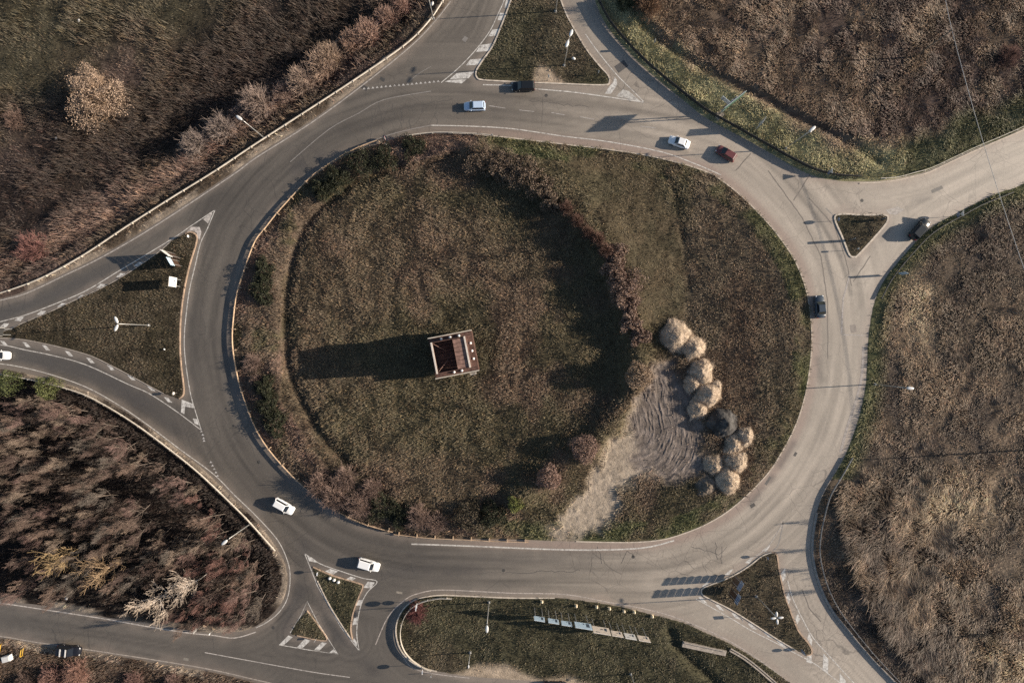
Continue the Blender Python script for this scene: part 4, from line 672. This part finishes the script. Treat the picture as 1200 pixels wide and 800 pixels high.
lamp(551, 764, 'short lamp post beside the dirt track on the lower grass strip', ht=4.3, heads=(math.radians(270),), arm=.1, hs=.5)
lamp(739, 789, 'short lamp post at the bottom edge of the lower grass strip', ht=4.3, heads=(math.radians(280),), arm=.1, hs=.5)
lamp(886, 698, 'four headed street lamp on the bottom right grass island', heads=tuple(math.radians(k) for k in (5,95,185,275)), arm=.3, hs=.72)
lamp(919, 175, 'street lamp on the top right bank casting a shadow by the red car', heads=(math.radians(40),), arm=.3)
def upole(u, v, ht, label):
    r = empty('utility_pole', (*P(u,v), zat(u,v)-.2)); tag(r, label, 'utility pole', 'utility poles in the right field'); b = MB(); b.tube([(0,0,0),(0,0,ht)], [.15,.10], 10); b.build('pole', M['pole'], r); b = MB(); b.box(-.6,.6,-.06,.06,ht-.35,ht-.2); b.build('crossarm', M['pole'], r); return Vector((*P(u,v), zat(u,v)-.2+ht-.2))
p1 = upole(1067, 70, 10.8, 'wooden utility pole in the upper right field'); p2 = upole(1214, 526, 13.0, 'wooden utility pole just past the right edge with a long shadow'); p0 = Vector((*P(1045,-190), 10.6))
for a, b_, lb in ((p0, p1, 'pale overhead cable running off the top edge from the upper right pole'), (p1, p2, 'pale overhead cable sagging between the two right hand utility poles')):
    mb = MB(); mb.tube([tuple(a.lerp(b_, t/20)-Vector((0,0,4*1.8*(t/20)*(1-t/20)))) for t in range(21)], .045, 5); tag(mb.build('overhead_cable', M['wire']), lb, 'cable', 'overhead cables')

# ------------------------------------------------------------------ signs
def sign(u, v, label, ht=2.4, plates=(('disc',0.),), face=0., m='blue'):
    """post with plates stacked downward; face = direction the plate looks (degrees, 0 = east)"""
    r = empty('road_sign', (*P(u,v), max(zat(u,v),0)-.05), math.radians(face)); tag(r, label, 'road sign', 'small road signs'); ht *= .84; b = MB(); b.tube([(0,0,0),(0,0,ht)], .04, 8); b.build('post', M['steel'], r); z = ht
    for kind, size in plates:
        b = MB()
        if kind == 'disc': n = 20; pr = [(math.cos(2*math.pi*k/n)*size, math.sin(2*math.pi*k/n)*size) for k in range(n)]; hh_ = size
        elif kind == 'tri': pr = [(-size,-size*.55),(size,-size*.55),(0,size*1.1)]; hh_ = size*1.1
        elif kind == 'yield': pr = [(-size,size*.55),(0,-size*1.1),(size,size*.55)]; hh_ = size*.6
        else: w_, h__ = size; pr = [(-w_/2,-h__/2),(w_/2,-h__/2),(w_/2,h__/2),(-w_/2,h__/2)]; hh_ = h__/2
        cz = z-hh_; n = len(pr); vs = [(.05, p, cz+q_) for p, q_ in pr]+[(.075, p, cz+q_) for p, q_ in pr]; b.poly(vs, [tuple(range(n))[::-1], tuple(range(n,2*n))]+[(k,(k+1)%n,n+(k+1)%n,n+k) for k in range(n)]); mm = {'disc': m, 'tri': 'white', 'yield': 'white'}.get(kind, m); pl = b.build('plate', M[mm], r)
        if kind in ('tri','yield','disc'):
            b = MB(); q2 = [(p*.72, q_*.72) for p, q_ in pr]; o_ = [(.078,p,cz+q_) for p, q_ in pr]; i_ = [(.079,p,cz+q_) for p, q_ in q2]; b.poly(o_+i_, [(k,(k+1)%n,n+(k+1)%n,n+k) for k in range(n)]); b.build('rim', M['white' if kind == 'disc' and m == 'blue' else 'red'], pl)
        z = cz-hh_-.06 if kind != 'yield' else cz-size*1.1-.06
    return r
sign(966, 204.5, 'give way and round sign on the bank left of the small right triangle', 3.4, (('yield',.6),('disc',.42)), 0)
sign(977, 259, 'round sign on the top left corner of the small right triangle', 2.6, (('disc',.40),))
sign(993, 282, 'narrow upright board sign in the middle of the small right triangle', 3.3, (('rect',(.5,2.6)),), 0, 'dark')
sign(999, 293, 'thin small sign at the lower tip of the small right triangle', 2.6, (('rect',(.35,.5)),), 0, 'white')
sign(1030, 258, 'narrow board sign at the top right corner of the small right triangle', 2.4, (('rect',(.5,1.6)),), 0, 'dark')
sign(1050, 322, 'tall pale blue board sign at the field edge right of the triangle', 3.9, (('rect',(.75,2.2)),), 60, 'pblue')
sign(1114, 254, 'give way and round sign at the verge behind the black car', 4.1, (('yield',.6),('disc',.42)))
sign(763, 57, 'narrow white sign on the green bank beside the upper right road', 3.6, (('rect',(.45,.9)),), 0, 'white')
sign(700, 88, 'slim white marker sign at the right corner of the top island', 2.2, (('rect',(.3,.8)),), 20, 'white')
sign(642, 95, 'white direction sign on the sandy patch of the top island', 3.1, (('rect',(.5,1.0)),), 30, 'white')
sign(490, 704, 'double round sign on the nose of the lower grass strip', 4.4, (('disc',.55),('disc',.45)))
sign(497, 778, 'round sign behind the rail at the lower nose of the grass strip', 3.9, (('disc',.45),))
sign(374, 669, 'keep right sign at the top tip of the larger lower triangle', 2.1, (('disc',.35),))
sign(371, 747, 'low white sign on the smaller lower triangle', 1.6, (('rect',(.5,.5)),), -30, 'white')
sign(896, 651, 'small round sign at the top tip of the bottom right island', 2.0, (('disc',.32),))
sign(937, 760, 'pair of small round signs at the bottom tip of the bottom right island', 2.3, (('disc',.36),('disc',.36)))
sign(866, 722, 'square sign on the left kerb of the bottom right island', 2.2, (('rect',(.7,.7)),), 20, 'white')
sign(224, 278, 'small white sign at the top tip of the west island', 1.8, (('rect',(.5,.6)),), 0, 'white')
sign(208, 460, 'small white sign at the bottom tip of the west island', 2.1, (('rect',(.5,.6)),), 0, 'white')
sign(452, 164, 'round sign nearest the road at the upper left island rim', 1.7, (('disc',.42),), 20, 'white')
sign(453, 171, 'round white sign just inside the upper left island rim', 1.5, (('disc',.30),), 40, 'white')
sign(577, 160, 'white post with a small plate on the top rim of the island', 1.5, (('rect',(.35,.9)),), 90, 'white')
sign(234, 734, 'pair of round signs at the wood edge beside the lower left road', 3.0, (('disc',.38),('disc',.38)), 180, 'steel')
sign(251, 737, 'slim pale sign post at the wood corner by the lower left road', 2.6, (('rect',(.3,.5)),), 0, 'white')
sign(394, 806, 'white marker sign at the bottom edge left of the dirt track', 2.4, (('rect',(.3,.6)),), 90, 'white')
sign(506, 788, 'thin white marker where the dirt track meets the lower grass strip', 2.0, (('rect',(.25,.5)),), 90, 'white')
def arrow_stack(u, v, d, label, cols, bw=2.3, n=8, z0=.6, bh=.49):
    """two posts carrying a stack of pointed direction boards; d = board direction in degrees"""
    r = empty('direction_sign', (*P(u,v), zat(u,v)-.05), math.radians(d)); tag(r, label, 'direction sign', 'stacks of pointed direction boards')
    for s_ in (-1,1): b = MB(); b.tube([(s_*bw*.3,0,0),(s_*bw*.3,0,z0+n*(bh+.04))], .05, 8); b.build('post', M['steel'], r)
    for k in range(n):
        z = z0+k*(bh+.04); pr = [(-bw/2,z),(bw/2-.25,z),(bw/2,z+bh/2),(bw/2-.25,z+bh),(-bw/2,z+bh)]; m_ = len(pr); b = MB(); b.poly([(p,-.10,q_) for p, q_ in pr]+[(p,-.07,q_) for p, q_ in pr], [tuple(range(m_)), tuple(range(m_,2*m_))[::-1]]+[(i,m_+i,m_+(i+1)%m_,(i+1)%m_) for i in range(m_)]); b.build('arrow_board', M[cols[min(k, len(cols)-1)]], r)
arrow_stack(209, 300, -37, 'stack of direction boards topped by white ones on the west island', ['brown']*5+['white']*3)
arrow_stack(212, 309, -60, 'stack of direction boards topped by pale blue ones on the west island', ['brown']*4+['pblue']*3, 1.9, 7)
arrow_stack(858, 676, 60, 'stack of blue topped direction boards nearer the road on the bottom right island', ['brown']*5+['blue']*3, 1.9, 8)
arrow_stack(854, 690, 65, 'stack of blue topped direction boards further from the road on the bottom right island', ['brown']*6+['blue']*3, 1.9, 9)
def board(name, label, cat, u, v, d, w, z0, z1, m, group=None, marks=(), thick=.08, legs=2, tilt=0., mm='post'):
    z0 *= .84; z1 *= .84; r = empty(name, (*P(u,v), zat(u,v)-.05), math.radians(d)); tag(r, label, cat, group)
    for s_ in ((-1,1) if legs == 2 else (0,)): b = MB(); b.box(s_*w*.36-.05, s_*w*.36+.05, .01, .11, 0, z1-.1); b.build('leg', M['steel'], r)
    b = MB(); b.box(-w/2, w/2, -thick, 0, z0, z1); p = b.build('panel', M[m], r); b = MB(); b.box(-w/2-.05,w/2+.05,-.02,.008,z0-.05,z1+.05); b.build('frame', M['white'], p)
    if marks:
        b = MB()
        for (x0,x1,a0,a1) in marks: b.box(-w/2+x0*w, -w/2+x1*w, -thick-.012, -thick-.001, z0+a0*(z1-z0), z0+a1*(z1-z0))
        b.build('print', M[mm], p)
    return r
# board front is local -Y ; d rotates it
board('billboard', 'white billboard with small dark print standing on the west island', 'billboard', 212, 332, 85, 1.8, 1.9, 4.9, 'white', marks=((.55,.72,.3,.42),(.25,.4,.62,.7),(.6,.8,.75,.8)))
board('billboard', 'dark billboard on the upper right bank casting a slab shadow on the road', 'billboard', 884, 151, 60, 1.5, 1.6, 4.7, 'dark')
board('notice_board', 'two legged notice board at the left edge of the west island', 'notice board', 14, 389, 75, 1.6, 2.4, 3.9, 'dark')
PAN = 'row of poster panels on the lower grass strip'
for k, (u, v, w, z1, m_, lb) in enumerate([(632,721,2.0,2.3,'pblue','small pale blue poster panel at the left end of the panel row'),(648.5,723.5,2.0,2.3,'pblue','small pale blue poster panel second from the left in the panel row'),(664,726.5,2.0,2.3,'pblue','small pale blue poster panel third from the left in the panel row'),(683.5,729,3.2,2.9,'pblue','wide pale blue poster panel with a dark figure, left of the wide tan one'),(704.5,734.5,3.3,3.3,'tan','wide tan and white poster panel in the middle of the panel row'),(723,738.5,2.1,2.6,'tan','tan poster panel third from the right end of the panel row'),(738.5,741.5,2.1,2.6,'white','white poster panel second from the right end of the panel row'),(754.5,744.5,2.2,2.6,'tan','cream poster panel at the right end of the panel row')]):
    zt_ = 6.9+.5*(w > 3); zb_ = zt_-(z1-.5)*1.15; cz_ = 1-(zt_+zb_)*.5*.84/CAMH
    board('poster_panel', lb, 'poster panel', 600+(u-600)*cz_, 400+(v+4-400)*cz_, 180-9, w, zb_, zt_, m_, PAN, marks=((.12,.32,.1,.7),(.42,.5,.15,.3)) if k < 4 else ((.15,.30,.15,.55),(.38,.52,.3,.42),(.6,.85,.78,.86)))
# overhead arm sign at the top right road
def gantry(u, v):
    r = empty('overhead_sign', (*P(u,v), zat(u,v)-.05), math.radians(38)); tag(r, 'large green overhead road sign on a lattice mast at the top right road', 'overhead sign')
    for s_ in (-1,1): b = MB(); b.tube([(s_*.45,.25,0),(s_*.45,.25,8.3)], .09, 8); b.build('mast', M['steel'], r)
    b = MB()
    for k in range(10): b.tube([(-.45,.25,.5+k*.77),(.45,.25,1.27+k*.77)] if k%2 else [(.45,.25,.5+k*.77),(-.45,.25,1.27+k*.77)], .035, 5)
    b.build('lattice', M['steel'], r)
    b = MB(); b.box(-2.5,2.5,-.12,0,6.1,8.2); p = b.build('panel', M['green'], r); b = MB(); b.box(-2.58,2.58,-.03,.02,6.02,8.28); b.build('frame', M['white'], p)
    b = MB(); b.box(-2.4,2.4,.05,.17,6.4,6.52); b.box(-2.4,2.4,.05,.17,7.8,7.92); b.build('support_beam', M['steel'], r)
    b = MB(); b.box(-.8,.8,-.4,.9,-.2,.35); b.build('foundation', M['conc'], r)
gantry(843, 137)
board('notice_board', 'low white and blue board under the green overhead sign', 'notice board', 846, 124, 140, 2.2, 1.4, 2.8, 'pblue', marks=((.1,.4,.2,.6),), mm='dark')
# ------------------------------------------------------------------ bollards, barriers and small things
for k, (u, v) in enumerate([(635,704),(675,709),(699,710),(714,712),(731,715),(743,716),(764,721)]):
    b = MB(); b.tube([(0,0,-.1),(0,0,.45),(0,0,.62),(0,0,.70)], [.26,.25,.19,.06], 12); b.box(-.3,.3,-.3,.3,-.12,.06); o = b.build('bollard', M['bulk']); o.location = (*P(u,v), zat(u,v)); tag(o, f'cream concrete bollard, {ORD[k]} from the left along the top of the lower grass strip', 'bollard', 'cream bollards along the lower grass strip')
for k, (u, v) in enumerate([(387,676.5),(392,678.5),(397,681)]):
    b = MB(); b.ell((0,0,.3), (.34,.28,.34)); b.box(-.25,.25,-.25,.25,-.1,.1); o = b.build('marker_stone', M['white']); o.location = (*P(u,v), zat(u,v)); tag(o, f'white marker stone, {["left","middle","right"][k]} one of three on the larger lower triangle', 'marker stone', 'white marker stones')
for u, v, lb in ((3,757.5,'yellow hoop barrier cut by the left edge beside the white trailer'),(29,762,'yellow hoop barrier between the white trailer and the dark car')):
    r = empty('hoop_barrier', (*P(u,v), zat(u,v)-.05), math.radians(80)); tag(r, lb, 'barrier', 'yellow hoop barriers'); b = MB(); b.tube([(-.75,0,0),(-.75,0,.9),(-.6,0,1.05),(.6,0,1.05),(.75,0,.9),(.75,0,0)], .09, 8); b.build('hoop', M['yellow'], r); b = MB(); b.tube([(-.75,0,.5),(.75,0,.5)], .06, 8); b.build('crossbar', M['yellow'], r)
r = empty('utility_trailer', (*P(13,768), zat(13,768)), math.radians(15)); r.scale = (.75,.75,.75); tag(r, 'small white box trailer on the grass at the bottom left corner', 'trailer')
b = MB(); b.box(-1.1,1.1,-.75,.75,.5,1.5); b.box(-.9,.9,-.6,.6,1.5,1.62); b.build('box_body', M['white'], r); b = MB(); b.tube([(1.1,0,.5),(2.1,0,.45)], .05, 6); b.build('drawbar', M['steel'], r)
for s_ in (-1,1): b = MB(); b.tube([(0,s_*.78,.3),(0,s_*.95,.3)], .3, 14); b.build('wheel', M['tyre'], r)
r = empty('culvert', (*P(825,759), zat(825,759)+.05), math.radians(-12)); tag(r, 'pale concrete culvert slab over the ditch beside the lower right road', 'culvert'); b = MB(); b.box(-4.4,4.4,-.55,.55,-.4,.18); b.build('slab', M['conc'], r); b = MB(); b.box(-4.3,4.3,.38,.55,.18,.5); b.build('parapet', M['conc'], r)
p = smooth([(855,760),(872,770),(890,784),(915,806)]); w_ = PA(p); a_, b2 = ribbon(w_, .35); mb = MB(); vs = []; fs = []
for i in range(len(w_)): zz_ = zat(*p[i])+.05; vs += [(*a_[i],zz_),(*a_[i],zz_+.2),(*(a_[i]*.7+b2[i]*.3),zz_+.2),(*(a_[i]*.65+b2[i]*.35),zz_+.02),(*(a_[i]*.35+b2[i]*.65),zz_+.02),(*(a_[i]*.3+b2[i]*.7),zz_+.2),(*b2[i],zz_+.2),(*b2[i],zz_)]
for i in range(len(w_)-1): fs += [(8*i+k, 8*i+(k+1)%8, 8*i+8+(k+1)%8, 8*i+8+k) for k in range(8)]
mb.poly(vs, fs); tag(mb.build('drain_channel', M['conc']), 'open concrete drain channel running from the culvert slab along the road', 'drain')
for u, v, s__, lb in [(80,15,.35,'white scrap of litter in the top left field'),(52,156,.3,'white scrap of litter below the straw coloured tree shadow'),(672,70,.35,'white stone beside the double headed lamp on the top island'),(80,699,.4,'pale scrap lying in the wood by the lower left road'),(1117-172,157,.3,'white stone on the top right bank slope'),(507,6,.4,'white box beside the lamp post behind the top guard rail'),(194,409,.2,'white stone on the lower right part of the west island')]:
    b = MB(); b.ell((0,0,.1), (s__*1.2,s__*.8,.18), nu=7, nv=4); o = b.build('litter', M['white']); o.location = (*P(u,v), zat(u,v)+.25); o.rotation_euler = (.2,.1,u); tag(o, lb, 'litter')

# ------------------------------------------------------------------ vehicles
def car(u, v, du, dv, label, rgb, L=4.25, W=1.76, Hc=1.48, style='hatch', group='cars on the roundabout', rack=False):
    r = empty('car', (*P(u,v), .006), math.atan2(-dv, du)); tag(r, label, 'car', group); pm = paint('car paint', rgb); hw = W/2; belt = Hc*.62
    st = {'hatch': [(-.5,.82,.60),(-.485,.92,.88),(-.42,.98,1.),(-.2,1,1.),(.1,1,1.),(.26,.99,.97),(.38,.95,.90),(.46,.86,.80),(.5,.66,.62)], 'sedan': [(-.5,.78,.62),(-.485,.9,.90),(-.40,.97,.97),(-.2,1,1.),(.1,1,1.),(.22,.99,.97),(.36,.95,.88),(.46,.86,.76),(.5,.66,.6)]}['sedan' if style == 'sedan' else 'hatch']
    b = MB(); vs = []; fs = []; n = 11
    for fx, fw, fb in st:
        w = hw*fw; zt = belt*fb; pr = [(w*.90,.20),(w,.34),(w*1.0,zt*.72),(w*.95,zt*.93),(w*.86,zt),(0,zt+.035)]; pr = pr+[(-a,c) for a, c in pr[-2::-1]]
        vs += [(fx*L, a, c) for a, c in pr]
    m_ = len(st)
    for i in range(m_-1):
        for k in range(n-1): fs.append((i*n+k, i*n+k+1, (i+1)*n+k+1, (i+1)*n+k))
        fs.append((i*n+n-1, i*n, (i+1)*n, (i+1)*n+n-1))
    b.poly(vs, fs, True); b.poly(vs[:n], [tuple(range(n))[::-1]]); b.poly(vs[-n:], [tuple(range(n))])
    cab = {'hatch': (-.475,.245,-.40,.065,.74), 'sedan': (-.36,.22,-.22,.07,.74), 'suv': (-.485,.24,-.435,.08,.80), 'wrap': (-.485,.25,-.42,.09,.66), 'van': (-.49,.30,-.47,.16,.86)}[style]; x0, x1, t0, t1, tw = cab; z0 = belt*.985; zr = Hc
    def ring(f, ex=0.):
        a = x0+(t0-x0)*f; c = x1+(t1-x1)*f; w = hw*(.90+(tw-.90)*f)+ex; z = z0+(zr-z0)*f; return a*L-ex, c*L+ex, w, z
    def rc(f, ex=0.): a, c, w, z = ring(f, ex); return [Vector((a,-w,z)),Vector((c,-w*.97,z)),Vector((c,w*.97,z)),Vector((a,w,z))]
    lo, hi = rc(0), rc(.94); top = [q_*1 for q_ in rc(1.0)]
    cx = sum((q_.x for q_ in top))/4
    for q_ in top: q_.x = cx+(q_.x-cx)*.93; q_.y *= .9; q_.z += .02
    b.poly(lo+hi+top, [(0,1,5,4),(1,2,6,5),(2,3,7,6),(3,0,4,7),(4,5,9,8),(5,6,10,9),(6,7,11,10),(7,4,8,11),(8,9,10,11)]); b.build('body', pm, r)
    def pane(nm, a, c, d, e, f0, f1, g0, g1):
        """a c lower edge, d e upper edge; inset fractions"""
        def bl(s_, t_): lo_ = a.lerp(c, s_); up_ = d.lerp(e, s_); return lo_.lerp(up_, t_)
        q_ = [bl(f0,g0), bl(f1,g0), bl(f1,g1), bl(f0,g1)]; nn = (q_[1]-q_[0]).cross(q_[3]-q_[0]).normalized()*.012; bb = MB(); bb.poly([p+nn for p in q_]+[p-nn for p in q_], [(0,1,2,3),(7,6,5,4),(0,4,5,1),(1,5,6,2),(2,6,7,3),(3,7,4,0)]); return bb.build(nm, M['glass'], r)
    pane('windscreen', lo[1], lo[2], hi[1], hi[2], .05, .95, .04, .96); pane('rear_window', lo[3], lo[0], hi[3], hi[0], .09, .91, .25, .93)
    pane('side_window', lo[0], lo[1], hi[0], hi[1], .07, .93, .14, .90); pane('side_window', lo[2], lo[3], hi[2], hi[3], .07, .93, .14, .90)
    for fx in (-.31,.31):
        for s_ in (-1,1):
            bb = MB(); bb.tube([(0,-.10,0),(0,.10,0)], .31, 18); wv = bb.build('wheel', M['tyre'], r); wv.location = (fx*L, s_*(hw-.10), .31); bb = MB(); bb.tube([(0,s_*.085,0),(0,s_*.112,0)], .20, 14); bb.build('rim', M['rim'], wv)
    for s_ in (-1,1):
        bb = MB(); bb.ell((.455*L, s_*hw*.68, belt*.70), (.18,.17,.085)); bb.build('headlight', M['hl'], r); bb = MB(); bb.box(-.495*L-.02,-.47*L, s_*hw*.74-.12, s_*hw*.74+.12, belt*.62, belt*.86); bb.build('tail_light', M['tl'], r)
        bb = MB(); bb.ell((.17*L, s_*(hw+.09), belt+.04), (.09,.11,.075)); bb.build('mirror', pm, r)
    if rack:
        for fx in (.02,-.22): bb = MB(); bb.box(fx*L-.11, fx*L+.11, -hw*.8, hw*.8, Hc+.08, Hc+.16); bb.box(fx*L-.05,fx*L+.05,-hw*.62,-hw*.56,Hc-.02,Hc+.08); bb.box(fx*L-.05,fx*L+.05,hw*.56,hw*.62,Hc-.02,Hc+.08); bb.build('roof_bar', M['white'], r)
    return r
car(556.5,126, -1,.03, 'pale blue white hatchback on the top road of the roundabout', (.46,.57,.72))
car(613,103, -1,.02, 'black car hugging the kerb of the top grass island', (.012,.014,.017), 4.6, 1.85, 1.55, 'suv')
car(795,168, -.93,-.30, 'white saloon car beside the long sign shadow, left of the red car', (.80,.81,.82), 4.3, style='sedan')
car(849.5,181, -.82,-.52, 'dark red car at the upper right of the roundabout', (.14,.05,.05), 4.2)
car(1075,269, .66,-.75, 'black car leaving on the east road past the small triangle island', (.020,.024,.027), 4.7, 1.85, 1.85, 'suv')
car(959,359.5, -.08,-1, 'dark blue grey car on the east side of the roundabout', (.05,.065,.085), 4.5, 1.85, 1.6, 'sedan')
car(334,592, .86,.48, 'white car with a dark window band on the lower left curve', (.82,.82,.81), 4.35, 1.85, 1.6, 'wrap')
car(433,660, .95,.28, 'white car beside the larger lower triangle', (.82,.82,.81), 4.4, 1.85, 1.65, 'suv')
car(2,416, 1,.04, 'silver white car cut by the left edge on the west road', (.75,.76,.77), 4.2)
car(84,759.5, 1,.10, 'black car with two white roof bars on the bottom left road', (.012,.013,.018), 4.5, 1.85, 1.75, 'suv', rack=True)
car(651,802, 1,.02, 'dark blue car on the dirt at the bottom edge', (.02,.028,.04), 4.6, 1.8, 1.5, 'sedan')

# ------------------------------------------------------------------ camera, sun, sky
cam = bpy.data.cameras.new('camera'); co = bpy.data.objects.new('camera', cam); COL.objects.link(co); co.location = (0,0,CAMH); co.rotation_euler = (0,0,0); cam.sensor_width = 36; cam.lens = 36*CAMH/(1200*S); cam.clip_end = 9000; cam.clip_start = 1; sc.camera = co
sl = bpy.data.lights.new('sun', 'SUN'); so = bpy.data.objects.new('sun', sl); COL.objects.link(so); sl.energy = 4.6; sl.angle = math.radians(.55); sl.color = (1,.87,.72); so.rotation_euler = SUN_DIR.to_track_quat('Z','Y').to_euler(); so.location = SUN_DIR*300
w = bpy.data.worlds.new('World'); sc.world = w; w.use_nodes = True; nt = w.node_tree; sk = nt.nodes.new('ShaderNodeTexSky'); sk.sky_type = 'NISHITA'; sk.sun_disc = False; sk.sun_elevation = SUN_EL; sk.sun_rotation = math.radians(90-3.5); nt.links.new(sk.outputs[0], nt.nodes['Background'].inputs[0]); nt.nodes['Background'].inputs[1].default_value = .068
sc.view_settings.view_transform = 'Standard'; sc.view_settings.look = 'None'; sc.view_settings.gamma = 1; sc.view_settings.exposure = .90
sc.render.engine = 'CYCLES'; sc.cycles.max_bounces = 5; sc.cycles.diffuse_bounces = 3; sc.cycles.glossy_bounces = 2; sc.cycles.use_denoising = False
